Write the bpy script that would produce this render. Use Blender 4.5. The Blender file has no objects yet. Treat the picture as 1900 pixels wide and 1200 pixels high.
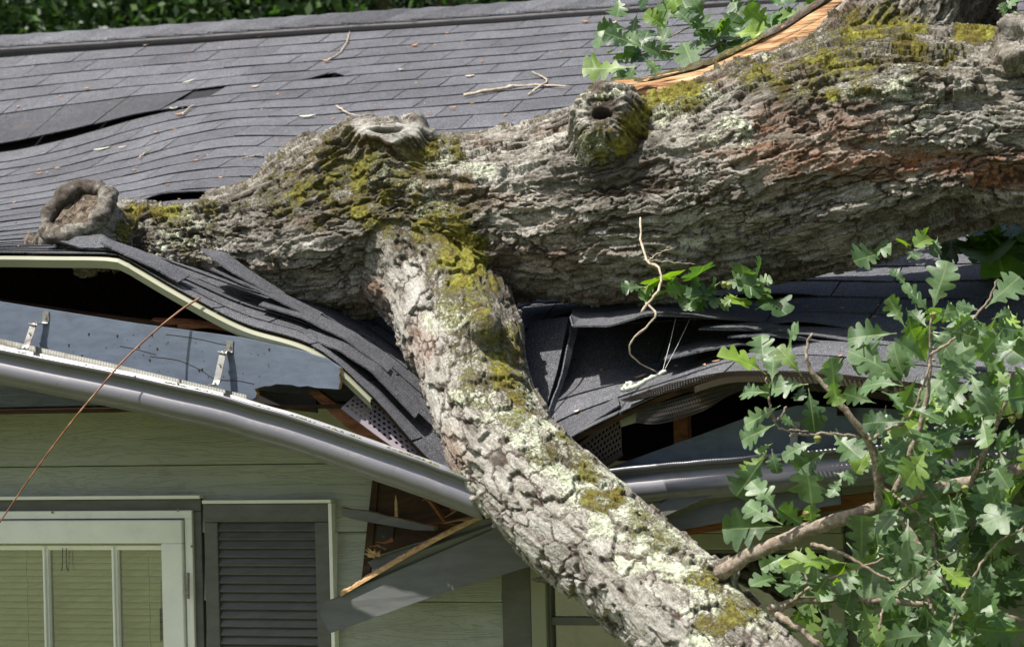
import bpy, bmesh, math, random
import numpy as np
from mathutils import Vector, Matrix
random.seed(7)
RS = np.random.RandomState(11)
scene = bpy.context.scene
COL = scene.collection

# ------------------------------------------------------------------ camera, sky, sun, exposure
F = 5000.0                       # focal length in pixels of a 1900 x 1200 frame
PITCH = math.atan(40 / F)
ROLL = 0.025
_r0 = np.array([1., 0, 0]); FW = np.array([0, math.cos(PITCH), math.sin(PITCH)])
_u0 = np.cross(_r0, FW)
CR = _r0 * math.cos(ROLL) - _u0 * math.sin(ROLL)
CU = _u0 * math.cos(ROLL) + _r0 * math.sin(ROLL)
cd = bpy.data.cameras.new('camera'); cam = bpy.data.objects.new('camera', cd); COL.objects.link(cam)
cd.sensor_width = 36; cd.lens = F / 1900 * 36; cd.clip_end = 3000; cd.clip_start = 0.1
cam.matrix_world = Matrix(((CR[0], CU[0], -FW[0], 0), (CR[1], CU[1], -FW[1], 0), (CR[2], CU[2], -FW[2], 0), (0, 0, 0, 1)))
cd.dof.use_dof = True; cd.dof.focus_distance = 7.9; cd.dof.aperture_fstop = 7.0
scene.camera = cam

TOSUN = Vector((-0.40, -0.25, 0.88)).normalized()
w = bpy.data.worlds.new("World"); scene.world = w; w.use_nodes = True
nt = w.node_tree; bg = nt.nodes['Background']
sky = nt.nodes.new('ShaderNodeTexSky'); sky.sky_type = 'NISHITA'; sky.sun_disc = False
sky.dust_density = 3.0; sky.air_density = 0.8; sky.sun_elevation = math.asin(TOSUN.z); sky.sun_rotation = math.atan2(TOSUN.x, TOSUN.y)
nt.links.new(sky.outputs[0], bg.inputs[0]); bg.inputs[1].default_value = 0.105
sl = bpy.data.lights.new('sun', 'SUN'); so = bpy.data.objects.new('sun', sl); COL.objects.link(so)
sl.energy = 5.0; sl.angle = math.radians(0.5); sl.color = (1, 0.955, 0.89)
so.rotation_euler = TOSUN.to_track_quat('Z', 'Y').to_euler(); so.location = TOSUN * 30
scene.view_settings.view_transform = 'Standard'; scene.view_settings.look = 'None'
scene.view_settings.exposure = 0.62; scene.view_settings.gamma = 1

# ------------------------------------------------------------------ layout helpers
YAW = math.radians(18)
AD = np.array([math.cos(YAW), -math.sin(YAW), 0])   # along the eave
BD = np.array([math.sin(YAW), math.cos(YAW), 0])    # into the house
ZD = np.array([0, 0, 1.])
O = np.array([0, 7.6, 0])
def ray(px, py): return CR * ((px - 950) / F) - CU * ((py - 600) / F) + FW
def P(px, py, depth):
    d = ray(px, py); return d * (depth / d[1])
def H(px, py, b=0.0):                                # point on the vertical plane b metres behind the eave
    d = ray(px, py); k = (O.dot(BD) + b) / d.dot(BD); return d * k
def proj(p):
    p = np.asarray(p); z = p @ FW
    return 950 + F * (p @ CR) / z, 600 - F * (p @ CU) / z
def hab(p):
    q = np.asarray(p) - O; return float(q @ AD), float(q @ BD), float(p[2])
def HA(a, b, z): return O + AD * a + BD * b + ZD * z
def scale_at(p): return F / float(np.asarray(p) @ FW)

def pchip1(xk, yk, x):
    xk = np.asarray(xk, float); yk = np.asarray(yk, float)
    h = np.diff(xk); d = np.diff(yk, axis=0) / h.reshape(-1, *([1] * (yk.ndim - 1)))
    m = np.zeros_like(yk); m[0] = d[0]; m[-1] = d[-1]
    a, b = d[:-1], d[1:]
    with np.errstate(divide='ignore', invalid='ignore'):
        hm = np.where(a * b > 0, 2 * a * b / (a + b), 0)
    m[1:-1] = 0.5 * hm + 0.5 * np.where(a * b > 0, (a + b) / 2, hm)
    x = np.asarray(x, float); i = np.clip(np.searchsorted(xk, x) - 1, 0, len(xk) - 2)
    hh = h[i]; t = (x - xk[i]) / hh
    sh = (-1,) + (1,) * (yk.ndim - 1); t = t.reshape(sh) if yk.ndim > 1 else t; hh = hh.reshape(sh) if yk.ndim > 1 else hh
    return (2*t**3-3*t**2+1)*yk[i] + (t**3-2*t**2+t)*hh*m[i] + (-2*t**3+3*t**2)*yk[i+1] + (t**3-t**2)*hh*m[i+1]

# ---- noise on numpy arrays
def _hash(ix, iy, iz, seed):
    h = (ix.astype(np.int64) * 374761393 + iy.astype(np.int64) * 668265263 + iz.astype(np.int64) * 2147483647 + seed * 1274126177) & 0xffffffff
    h = ((h ^ (h >> 13)) * 1274126177) & 0xffffffff
    h = ((h ^ (h >> 16)) * 2246822519) & 0xffffffff
    return ((h ^ (h >> 15)) & 0xffffff) / float(0xffffff)
def vnoise(p, seed=0):
    i = np.floor(p); f = p - i; f = f * f * f * (f * (f * 6 - 15) + 10); i = i.astype(np.int64)
    r = 0
    for dx in (0, 1):
        wx = f[:, 0] if dx else 1 - f[:, 0]
        for dy in (0, 1):
            wy = f[:, 1] if dy else 1 - f[:, 1]
            for dz in (0, 1):
                wz = f[:, 2] if dz else 1 - f[:, 2]
                r = r + wx * wy * wz * _hash(i[:, 0] + dx, i[:, 1] + dy, i[:, 2] + dz, seed)
    return r
def fbm(p, oct=4, seed=0, gain=0.5):
    s = 0; a = 1; t = 0
    for k in range(oct):
        s = s + a * vnoise(p * 2 ** k + 17.3 * k, seed + k); t += a; a *= gain
    return s / t
def voronoi(p, seed=0):
    i = np.floor(p).astype(np.int64); n = len(p)
    f1 = np.full(n, 9.); f2 = np.full(n, 9.); rid = np.zeros(n); c1 = np.zeros((n, 3))
    for dx in (-1, 0, 1):
        for dy in (-1, 0, 1):
            for dz in (-1, 0, 1):
                cx, cy, cz = i[:, 0] + dx, i[:, 1] + dy, i[:, 2] + dz
                q = np.stack([cx + _hash(cx, cy, cz, seed), cy + _hash(cx, cy, cz, seed + 1), cz + _hash(cx, cy, cz, seed + 2)], 1)
                v = p - q; d = np.sqrt((v * v).sum(1))
                near = d < f1
                f2 = np.where(near, f1, np.minimum(f2, d))
                rid = np.where(near, _hash(cx, cy, cz, seed + 3), rid)
                c1 = np.where(near[:, None], v, c1)
                f1 = np.where(near, d, f1)
    return f1, f2, rid, c1
def smooth01(a, b, x):
    t = np.clip((x - a) / (b - a), 0, 1); return t * t * (3 - 2 * t)

# ------------------------------------------------------------------ object helpers
def tag(o, label=None, cat=None, group=None, kind=None):
    if label: o['label'] = label
    if cat: o['category'] = cat
    if group: o['group'] = group
    if kind: o['kind'] = kind
    return o
def empty(name, loc, label, cat, group=None):
    o = bpy.data.objects.new(name, None); COL.objects.link(o); o.location = Vector(loc); o.empty_display_size = 0.1
    return tag(o, label, cat, group)
def world_off(o):
    v = Vector((0, 0, 0))
    while o is not None:
        v += o.location if not o.get('_pinv') else Vector((0, 0, 0)); o = o.parent
    return v
def link(name, me, parent=None, smooth=False, solid=0.0, offset=-1.0):
    o = bpy.data.objects.new(name, me); COL.objects.link(o)
    if parent is not None:
        root = parent
        while root.parent is not None: root = root.parent
        o.parent = parent
        if parent is root: o.matrix_parent_inverse = Matrix.Translation(-Vector(root.location))
    if smooth:
        me.polygons.foreach_set('use_smooth', [True] * len(me.polygons))
    if solid:
        m = o.modifiers.new('thickness', 'SOLIDIFY'); m.thickness = solid; m.offset = offset
    return o
class MB:
    def __init__(s): s.v = []; s.f = []; s.m = []; s.r = []
    def pts(s, L):
        k = len(s.v); s.v.extend([tuple(float(c) for c in p) for p in L]); return k
    def face(s, idx, mi=0, r=0.0): s.f.append(tuple(idx)); s.m.append(mi); s.r.append(r)
    def quad(s, a, b, c, d, mi=0, r=0.0):
        k = s.pts([a, b, c, d]); s.face((k, k+1, k+2, k+3), mi, r)
    def grid(s, G, mi=0, r=0.0, closed=False):
        nv, nu = len(G), len(G[0]); k = s.pts([p for row in G for p in row])
        for j in range(nv - 1):
            for i in range(nu if closed else nu - 1):
                i2 = (i + 1) % nu
                s.face((k + j*nu + i, k + j*nu + i2, k + (j+1)*nu + i2, k + (j+1)*nu + i), mi, r)
    def box(s, c, ax, ay, az, mi=0, r=0.0):           # centre and three half-axis vectors
        c, ax, ay, az = map(np.asarray, (c, ax, ay, az))
        k = s.pts([c + sx*ax + sy*ay + sz*az for sz in (-1, 1) for sy in (-1, 1) for sx in (-1, 1)])
        for q in ((0,2,3,1), (4,5,7,6), (0,1,5,4), (2,6,7,3), (0,4,6,2), (1,3,7,5)): s.face([k + t for t in q], mi, r)
    def prism(s, pts, off, mi=0, mside=None, sides=None, r=0.0):
        n = len(pts); off = np.asarray(off); k = s.pts(list(pts) + [np.asarray(p) + off for p in pts])
        s.face(list(range(k, k + n)), mi, r); s.face(list(range(k + 2*n - 1, k + n - 1, -1)), mi, r)
        for i in range(n):
            j = (i + 1) % n
            s.face((k + i, k + n + i, k + n + j, k + j), mside if (mside is not None and (sides is None or i in sides)) else mi, r)
    def tube(s, pts, rad, seg=8, mi=0, cap=True, jitter=0.0):
        pts = [np.asarray(p, float) for p in pts]; n = len(pts)
        if not hasattr(rad, '__len__'): rad = [rad] * n
        ref = np.array([0.3, 0.1, 0.9]); rings = []
        for i in range(n):
            t = pts[min(i+1, n-1)] - pts[max(i-1, 0)]; t = t / (np.linalg.norm(t) + 1e-9)
            u = ref - t * ref.dot(t); u /= (np.linalg.norm(u) + 1e-9); ref = u; v = np.cross(t, u)
            rings.append([pts[i] + (u*math.cos(2*math.pi*j/seg) + v*math.sin(2*math.pi*j/seg)) * rad[i] * (1 + jitter*random.uniform(-1, 1)) for j in range(seg)])
        k = len(s.v); s.grid(rings, mi, closed=True)
        if cap:
            s.face([k + j for j in range(seg)][::-1], mi); s.face([k + (n-1)*seg + j for j in range(seg)], mi)
    def build(s, name, mats, parent=None, smooth=False, solid=0.0, offset=-1.0):
        me = bpy.data.meshes.new(name); me.from_pydata(s.v, [], s.f)
        if not isinstance(mats, (list, tuple)): mats = [mats]
        for m in mats: me.materials.append(m)
        if len(mats) > 1: me.polygons.foreach_set('material_index', s.m)
        if any(s.r):
            at = me.attributes.new('rnd', 'FLOAT', 'FACE'); at.data.foreach_set('value', s.r)
        me.update()
        return link(name, me, parent, smooth, solid, offset)
def fine(pts, n):                                     # smooth curve through points (Catmull-Rom)
    p = np.asarray(pts, float); k = len(p)
    if k == 2: return p[0] + (p[1]-p[0]) * np.linspace(0, 1, n)[:, None]
    q = np.vstack([2*p[0]-p[1], p, 2*p[-1]-p[-2]])
    t = np.linspace(0, k - 1, n); i = np.clip(t.astype(int), 0, k - 2); u = (t - i)[:, None]
    a, b, c, d = q[i], q[i+1], q[i+2], q[i+3]
    return 0.5 * (2*b + (c-a)*u + (2*a-5*b+4*c-d)*u**2 + (3*b-a-3*c+d)*u**3)
def patch(rows, nu, nv):                              # control rows of 3-D points -> fine grid
    R = np.array([fine(r, nu) for r in rows])
    return np.array([fine(R[:, i], nv) for i in range(nu)]).transpose(1, 0, 2)

# ------------------------------------------------------------------ materials
class M_:
    def __init__(s, name, rough=0.6, spec=0.5, metal=0.0):
        s.m = bpy.data.materials.new(name); s.m.use_nodes = True; s.t = s.m.node_tree
        s.b = s.t.nodes['Principled BSDF']; s.b.inputs['Roughness'].default_value = rough
        s.b.inputs['Specular IOR Level'].default_value = spec; s.b.inputs['Metallic'].default_value = metal
        s._tc = None
    def n(s, t, **k):
        x = s.t.nodes.new(t)
        for a, v in k.items(): setattr(x, a, v)
        return x
    def l(s, a, b): s.t.links.new(a, b)
    def tc(s, scale=(1, 1, 1), attr=None, rot=(0, 0, 0)):
        if attr:
            src = s.n('ShaderNodeAttribute'); src.attribute_name = attr; out = src.outputs['Vector']
        else:
            src = s.n('ShaderNodeTexCoord'); out = src.outputs['Object']
        mp = s.n('ShaderNodeMapping'); mp.inputs['Scale'].default_value = scale; mp.inputs['Rotation'].default_value = rot; s.l(out, mp.inputs[0]); return mp.outputs[0]
    def noise(s, vec, scale, detail=4, rough=0.55, dist=0.0):
        x = s.n('ShaderNodeTexNoise'); x.inputs['Scale'].default_value = scale; x.inputs['Detail'].default_value = detail
        x.inputs['Roughness'].default_value = rough; x.inputs['Distortion'].default_value = dist; s.l(vec, x.inputs['Vector']); return x.outputs['Fac']
    def attr(s, name):
        x = s.n('ShaderNodeAttribute'); x.attribute_name = name; return x.outputs['Fac']
    def ramp(s, fac, stops):
        x = s.n('ShaderNodeValToRGB'); e = x.color_ramp.elements
        while len(e) < len(stops): e.new(0.5)
        for q, (p, c) in zip(e, stops): q.position = p; q.color = (*c, 1) if hasattr(c, '__len__') else (c, c, c, 1)
        s.l(fac, x.inputs[0]); return x.outputs[0]
    def mix(s, fac, a, b, mode='MIX'):
        x = s.n('ShaderNodeMix'); x.data_type = 'RGBA'; x.blend_type = mode
        for i, v in ((0, fac), (6, a), (7, b)):
            if hasattr(v, 'is_linked') or hasattr(v, 'links'): s.l(v, x.inputs[i])
            elif i == 0: x.inputs[0].default_value = v
            else: x.inputs[i].default_value = (*v, 1)
        return x.outputs[2]
    def math(s, op, a, b=None, c=None, clamp=False):
        x = s.n('ShaderNodeMath'); x.operation = op; x.use_clamp = clamp
        for i, v in enumerate((a, b, c)):
            if v is None: continue
            if hasattr(v, 'links'): s.l(v, x.inputs[i])
            else: x.inputs[i].default_value = v
        return x.outputs[0]
    def color(s, c):
        if hasattr(c, 'links'): s.l(c, s.b.inputs['Base Color'])
        else: s.b.inputs['Base Color'].default_value = (*c, 1)
        return s
    def bump(s, h, dist=0.002, strength=1.0):
        x = s.n('ShaderNodeBump'); x.inputs['Distance'].default_value = dist; x.inputs['Strength'].default_value = strength
        s.l(h, x.inputs['Height']); s.l(x.outputs[0], s.b.inputs['Normal']); return s
ROTH = (0, 0, YAW)                                    # object coordinates turned into house axes

def mat_shingle():
    k = M_('asphalt_shingle', 0.85, 0.3); v = k.tc()
    g = k.noise(v, 260, 3, 0.8)
    c = k.ramp(g, [(0.32, (0.016, 0.017, 0.019)), (0.49, (0.080, 0.082, 0.091)), (0.57, (0.122, 0.125, 0.137)), (0.70, (0.38, 0.385, 0.41))])
    big = k.ramp(k.noise(v, 3.2, 5), [(0.3, 0.80), (0.7, 1.18)])
    c = k.mix(1.0, c, big, 'MULTIPLY')
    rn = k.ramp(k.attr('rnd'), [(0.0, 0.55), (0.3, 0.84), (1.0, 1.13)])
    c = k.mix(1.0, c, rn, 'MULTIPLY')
    c = k.mix(1.0, c, k.ramp(k.noise(v, 28, 6, 0.75), [(0.35, 0.82), (0.65, 1.16)]), 'MULTIPLY')
    dirt = k.ramp(k.noise(v, 9, 7, 0.75), [(0.57, 0.0), (0.76, 0.5)])
    c = k.mix(dirt, c, (0.10, 0.085, 0.062))
    k.color(c).bump(k.noise(v, 300, 3, 0.7), 0.0018, 0.9); return k.m
def mat_wood(name, a, b, c, sc=(3, 60, 60), rot=ROTH, rough=0.75, bump=0.002):
    k = M_(name, rough, 0.25); v = k.tc(sc, rot=rot)
    g = k.noise(v, 1.0, 6, 0.6, 0.6)
    cc = k.ramp(g, [(0.28, a), (0.5, b), (0.72, c)])
    k.color(cc).bump(g, bump); return k.m
def mat_paint(name, c, rough=0.45, dirt=(0.12, 0.10, 0.07), amt=0.35, spec=0.5, grain=(2, 40, 40), bump=0.0006):
    k = M_(name, rough, spec); v = k.tc(grain, rot=ROTH); v2 = k.tc()
    g = k.noise(v, 1.0, 5, 0.6, 0.4)
    d = k.ramp(k.noise(v2, 14, 8, 0.72), [(0.52, 0.0), (0.80, amt)])
    base = k.mix(0.75, c, k.mix(1.0, c, k.ramp(g, [(0.3, 0.7), (0.7, 1.2)]), 'MULTIPLY'))
    sp = k.ramp(k.noise(v2, 95, 2, 0.5), [(0.70, 0.0), (0.76, min(1.0, amt * 1.4))])
    k.color(k.mix(sp, k.mix(d, base, dirt), dirt)).bump(g, bump, 0.7)
    k.l(k.ramp(d, [(0, rough), (amt, min(1, rough + 0.35))]), k.b.inputs['Roughness']); return k.m
def mat_siding():
    k = M_('painted_siding', 0.62, 0.3); v = k.tc((0.8, 1, 11), rot=ROTH); v2 = k.tc()
    n1 = k.noise(v, 2.0, 5, 0.5, 1.0)
    wv = k.math('SINE', k.math('MULTIPLY', n1, 88.0))
    line = k.ramp(wv, [(0.70, 0.0), (0.995, 1.0)])
    big = k.ramp(k.noise(v2, 2.0, 5), [(0.3, 0.86), (0.7, 1.1)])
    c = k.mix(1.0, (0.345, 0.358, 0.300), big, 'MULTIPLY')
    c = k.mix(k.ramp(k.noise(v2, 7, 8, 0.78), [(0.54, 0), (0.74, 0.5)]), c, (0.16, 0.16, 0.11))
    c = k.mix(k.math('MULTIPLY', line, 0.04), c, (0.2, 0.2, 0.14))
    k.color(c).bump(k.math('ADD', line, k.math('MULTIPLY', k.noise(v, 40, 3), 0.25)), 0.0014, 0.75); return k.m
def mat_bark():
    k = M_('oak_bark', 0.88, 0.2); v = k.tc(attr='bark'); vo = k.tc()
    cr = k.attr('crack'); rn = k.attr('rnd'); mo = k.attr('moss'); li = k.attr('lich'); rd = k.attr('red'); dk = k.attr('dark_tone'); pale = k.attr('pale')
    n1 = k.noise(v, 26, 9, 0.78); n2 = k.noise(vo, 150, 5, 0.75); n3 = k.noise(vo, 8, 5, 0.6)
    c = k.ramp(n1, [(0.34, (0.060, 0.052, 0.042)), (0.44, (0.185, 0.172, 0.148)), (0.53, (0.31, 0.298, 0.268)), (0.67, (0.50, 0.49, 0.455))])
    c = k.mix(1.0, c, k.ramp(rn, [(0.0, (0.50, 0.46, 0.41)), (0.5, (0.95, 0.94, 0.91)), (1.0, (1.36, 1.36, 1.33))]), 'MULTIPLY')
    c = k.mix(k.ramp(n3, [(0.5, 0.0), (0.7, 0.32)]), c, (0.215, 0.185, 0.135))
    sp2 = k.ramp(n2, [(0.36, (0.50, 0.47, 0.44)), (0.5, (1.0, 1.0, 1.0)), (0.64, (1.45, 1.45, 1.45))])
    c = k.mix(0.85, c, sp2, 'MULTIPLY')
    c = k.mix(k.math('MULTIPLY', pale, k.ramp(n1, [(0.40, 0.15), (0.56, 1.0)])), c, k.mix(n2, (0.31, 0.298, 0.262), (0.60, 0.585, 0.54)))
    redf = k.math('MULTIPLY', rd, k.ramp(n1, [(0.40, 1.0), (0.62, 0.45)]), clamp=True)
    c = k.mix(redf, c, k.mix(n2, (0.10, 0.030, 0.012), (0.40, 0.165, 0.075)))
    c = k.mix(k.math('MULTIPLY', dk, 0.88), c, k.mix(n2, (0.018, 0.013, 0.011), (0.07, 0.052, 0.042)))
    lf = k.ramp(k.math('ADD', li, k.math('MULTIPLY', k.math('SUBTRACT', n2, 0.5), 2.3)), [(0.44, 0.0), (0.60, 1.0)])
    lc = k.ramp(k.noise(vo, 70, 4, 0.7), [(0.33, (0.22, 0.25, 0.16)), (0.48, (0.48, 0.51, 0.37)), (0.64, (0.74, 0.75, 0.62))])
    c = k.mix(k.math('MULTIPLY', lf, k.ramp(n1, [(0.36, 0.25), (0.50, 1.0)])), c, lc)
    c = k.mix(cr, c, k.mix(n2, (0.022, 0.014, 0.010), (0.085, 0.055, 0.038)))  # dark cracks, and the painted shadow at ledge feet
    mf = k.ramp(k.math('ADD', mo, k.math('MULTIPLY', k.math('SUBTRACT', k.noise(vo, 130, 6, 0.85), 0.5), 2.6)), [(0.40, 0.0), (0.52, 0.6), (0.70, 1.0)])
    mc = k.ramp(k.noise(vo, 60, 6, 0.75), [(0.34, (0.075, 0.055, 0.014)), (0.45, (0.19, 0.165, 0.030)), (0.53, (0.31, 0.30, 0.050)), (0.66, (0.46, 0.48, 0.12))])
    mc = k.mix(k.ramp(k.noise(vo, 6, 3), [(0.42, 0.0), (0.62, 0.6)]), mc, (0.115, 0.072, 0.020))
    c = k.mix(mf, c, mc)
    hgt = k.math('ADD', k.math('MULTIPLY', n1, 1.0), k.math('MULTIPLY', n2, k.math('ADD', 0.35, k.math('MULTIPLY', mf, 0.9))))
    k.color(c).bump(hgt, 0.010, 0.95); return k.m
def mat_leaf(name, a, b, tr):
    k = M_(name, 0.36, 0.5); v = k.tc(); r = k.attr('rnd'); vein = k.attr('vein')
    c = k.ramp(r, [(0.0, a), (0.45, b), (0.72, tuple(x*y for x, y in zip(b, (1.35, 1.2, 1.55)))), (0.80, b), (0.92, tuple(x*y for x, y in zip(b, (1.5, 1.35, 0.55)))), (1.0, tuple(x*y for x, y in zip(b, (2.2, 1.9, 0.5))))])
    c = k.mix(1.0, c, k.ramp(k.noise(v, 28, 5), [(0.3, 0.72), (0.7, 1.25)]), 'MULTIPLY')
    c = k.mix(k.math('MULTIPLY', vein, 0.28), c, (0.26, 0.33, 0.13))
    c = k.mix(k.ramp(k.noise(v, 75, 3), [(0.70, 0.0), (0.74, 0.75)]), c, (0.20, 0.12, 0.05))
    k.color(c).bump(k.noise(v, 60, 3), 0.002, 0.6)
    rg = k.ramp(k.noise(v, 20, 3), [(0.3, 0.42), (0.7, 0.60)]); k.l(rg, k.b.inputs['Roughness'])
    t = k.n('ShaderNodeBsdfTranslucent'); tcx = k.mix(1.0, c, tr, 'MULTIPLY'); k.l(tcx, t.inputs[0])
    ad = k.n('ShaderNodeAddShader'); k.l(k.b.outputs[0], ad.inputs[0]); k.l(t.outputs[0], ad.inputs[1])
    k.l(ad.outputs[0], k.t.nodes['Material Output'].inputs[0]); return k.m

MAT = {}
MAT['shingle'] = mat_shingle()
MAT['bark'] = mat_bark()
MAT['siding'] = mat_siding()
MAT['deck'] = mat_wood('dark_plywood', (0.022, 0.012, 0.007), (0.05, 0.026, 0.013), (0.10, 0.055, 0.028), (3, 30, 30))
MAT['raw'] = mat_wood('splintered_pine', (0.24, 0.13, 0.055), (0.46, 0.29, 0.14), (0.62, 0.44, 0.25), (14, 90, 90))
MAT['rust_wood'] = mat_wood('reddish_timber', (0.10, 0.035, 0.014), (0.22, 0.085, 0.035), (0.34, 0.15, 0.07), (4, 60, 60))
MAT['fascia'] = mat_paint('blue_grey_paint', (0.118, 0.145, 0.192), 0.5, (0.07, 0.065, 0.06), 0.55)
MAT['grey_paint'] = mat_paint('grey_board_paint', (0.120, 0.125, 0.125), 0.6, (0.20, 0.15, 0.09), 0.25)
MAT['gutter'] = mat_paint('gutter_enamel', (0.138, 0.138, 0.151), 0.30, (0.085, 0.075, 0.045), 0.62, 0.6, (1, 1, 1), 0.0002)
MAT['gutter'].node_tree.nodes['Principled BSDF'].inputs['Metallic'].default_value = 0.25
MAT['liner'] = mat_paint('liner_plastic', (0.15, 0.15, 0.118), 0.5, (0.10, 0.08, 0.05), 0.5, 0.4, (1, 1, 1), 0.0002)
MAT['cream'] = mat_paint('cream_metal', (0.27, 0.275, 0.185), 0.4, (0.16, 0.14, 0.08), 0.25, 0.5, (1, 1, 1), 0.0002)
MAT['white'] = mat_paint('white_frame_paint', (0.86, 0.85, 0.77), 0.42, (0.25, 0.24, 0.18), 0.18, 0.5, (1, 1, 1), 0.0002)
MAT['trim'] = mat_paint('charcoal_trim_paint', (0.098, 0.096, 0.082), 0.55, (0.16, 0.15, 0.12), 0.2)
MAT['louver'] = mat_paint('shutter_paint', (0.108, 0.105, 0.096), 0.5, (0.17, 0.16, 0.13), 0.2)
MAT['brown_metal'] = mat_paint('brown_vent_metal', (0.105, 0.078, 0.068), 0.38, (0.04, 0.03, 0.025), 0.35, 0.6, (1, 1, 1), 0.0002)
MAT['lilac_metal'] = mat_paint('bare_vent_metal', (0.30, 0.26, 0.28), 0.36, (0.07, 0.05, 0.04), 0.35, 0.6, (1, 1, 1), 0.0002)
MAT['vent'] = mat_paint('ridge_vent_plastic', (0.022, 0.020, 0.024), 0.6, (0.06, 0.05, 0.045), 0.3)
MAT['mesh'] = mat_paint('black_screen', (0.030, 0.026, 0.023), 0.8, (0.16, 0.10, 0.05), 0.6)
MAT['blind'] = mat_paint('blind_slat', (0.86, 0.90, 0.56), 0.5, (0.3, 0.3, 0.2), 0.1)  # yellow-green tint paints in the greenery reflected by the glass
MAT['room'] = mat_paint('room_plaster', (0.30, 0.30, 0.26), 0.9)
k = M_('zinc_strap', 0.5, 0.5, 0.6); v = k.tc()
k.color(k.mix(k.ramp(k.noise(v, 60, 5), [(0.5, 0), (0.7, 0.8)]), (0.30, 0.295, 0.275), (0.14, 0.10, 0.07))); MAT['zinc'] = k.m
k = M_('dark_steel', 0.45, 0.5, 0.6); k.color(k.mix(k.noise(k.tc(), 80), (0.03, 0.03, 0.03), (0.09, 0.085, 0.08))); MAT['steel'] = k.m
k = M_('window_glass', 0.02, 0.5); k.color((0.8, 0.85, 0.8)); k.b.inputs['IOR'].default_value = 1.52
tr_ = k.n('ShaderNodeBsdfTransparent'); gl_ = k.n('ShaderNodeBsdfGlossy'); gl_.inputs['Roughness'].default_value = 0.015
fr_ = k.n('ShaderNodeFresnel'); fr_.inputs[0].default_value = 1.6; mx_ = k.n('ShaderNodeMixShader')
bw_ = k.n('ShaderNodeBump'); bw_.inputs['Distance'].default_value = 0.004; bw_.inputs['Strength'].default_value = 0.25
k.l(k.noise(k.tc(), 5.0, 2), bw_.inputs['Height']); k.l(bw_.outputs[0], gl_.inputs['Normal'])
ff_ = k.math('MULTIPLY', fr_.outputs[0], 6.0, clamp=True); k.l(ff_, mx_.inputs[0]); k.l(tr_.outputs[0], mx_.inputs[1]); k.l(gl_.outputs[0], mx_.inputs[2])
k.l(mx_.outputs[0], k.t.nodes['Material Output'].inputs[0]); MAT['glass'] = k.m
MAT['leaf'] = mat_leaf('oak_leaf', (0.022, 0.052, 0.017), (0.059, 0.106, 0.039), (0.85, 1.05, 0.16))
MAT['shrub_leaf'] = mat_leaf('shrub_leaf', (0.09, 0.17, 0.035), (0.17, 0.27, 0.06), (1.6, 1.9, 0.45))
MAT['far_leaf'] = mat_leaf('far_leaf', (0.012, 0.034, 0.010), (0.045, 0.085, 0.022), (0.5, 0.7, 0.2))
k = M_('twig_bark', 0.8, 0.25); v = k.tc((1, 1, 1))
k.color(k.ramp(k.noise(v, 70, 6, 0.7), [(0.3, (0.10, 0.075, 0.055)), (0.5, (0.24, 0.19, 0.145)), (0.68, (0.38, 0.34, 0.28))])).bump(k.noise(v, 110, 4), 0.003, 0.8); MAT['twig'] = k.m
k = M_('pale_twig', 0.8, 0.25); v = k.tc()
k.color(k.ramp(k.noise(v, 60, 5, 0.7), [(0.3, (0.20, 0.15, 0.10)), (0.5, (0.42, 0.35, 0.26)), (0.7, (0.60, 0.54, 0.43))])).bump(k.noise(v, 90, 4), 0.002, 0.7); MAT['pale_twig'] = k.m
k = M_('brown_stem', 0.5, 0.4); v = k.tc()
k.color(k.ramp(k.noise(v, 30, 4), [(0.3, (0.10, 0.035, 0.015)), (0.6, (0.25, 0.11, 0.05)), (0.8, (0.42, 0.30, 0.18))])); MAT['stem'] = k.m
k = M_('old_cut_wood', 0.85, 0.2); v = k.tc()
k.color(k.ramp(k.noise(v, 45, 8, 0.7, 0.5), [(0.40, (0.02, 0.014, 0.010)), (0.49, (0.085, 0.064, 0.045)), (0.64, (0.19, 0.158, 0.12))])).bump(k.noise(v, 70, 6, 0.7), 0.006, 0.9); MAT['cut'] = k.m
k = M_('fresh_split_wood', 0.65, 0.3); v = k.tc((4, 4, 70), rot=(0.0, 0.48, 0.25))
g = k.noise(v, 1.0, 6, 0.65, 0.5)
k.color(k.ramp(g, [(0.33, (0.11, 0.048, 0.018)), (0.43, (0.29, 0.150, 0.062)), (0.53, (0.45, 0.275, 0.135)), (0.68, (0.66, 0.50, 0.31))])).bump(g, 0.01, 0.9); MAT['split'] = k.m
for nm, a, b in (('lichen', (0.36, 0.42, 0.30), (0.66, 0.68, 0.58)), ('dry_leaf', (0.28, 0.13, 0.06), (0.55, 0.34, 0.20)), ('pale_leaf', (0.45, 0.34, 0.26), (0.72, 0.62, 0.52)), ('acorn', (0.16, 0.18, 0.05), (0.30, 0.31, 0.11))):
    k = M_(nm, 0.8, 0.25); k.color(k.mix(k.noise(k.tc(), 90, 4), a, b)).bump(k.noise(k.tc(), 150, 3), 0.002); MAT[nm] = k.m
k = M_('lawn_grass', 0.9, 0.2); v = k.tc()
k.color(k.mix(k.noise(v, 0.35, 5), k.mix(k.noise(v, 14, 6), (0.10, 0.125, 0.045), (0.25, 0.275, 0.12)), (0.205, 0.225, 0.105))).bump(k.noise(v, 40, 5), 0.05); MAT['grass'] = k.m

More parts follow.
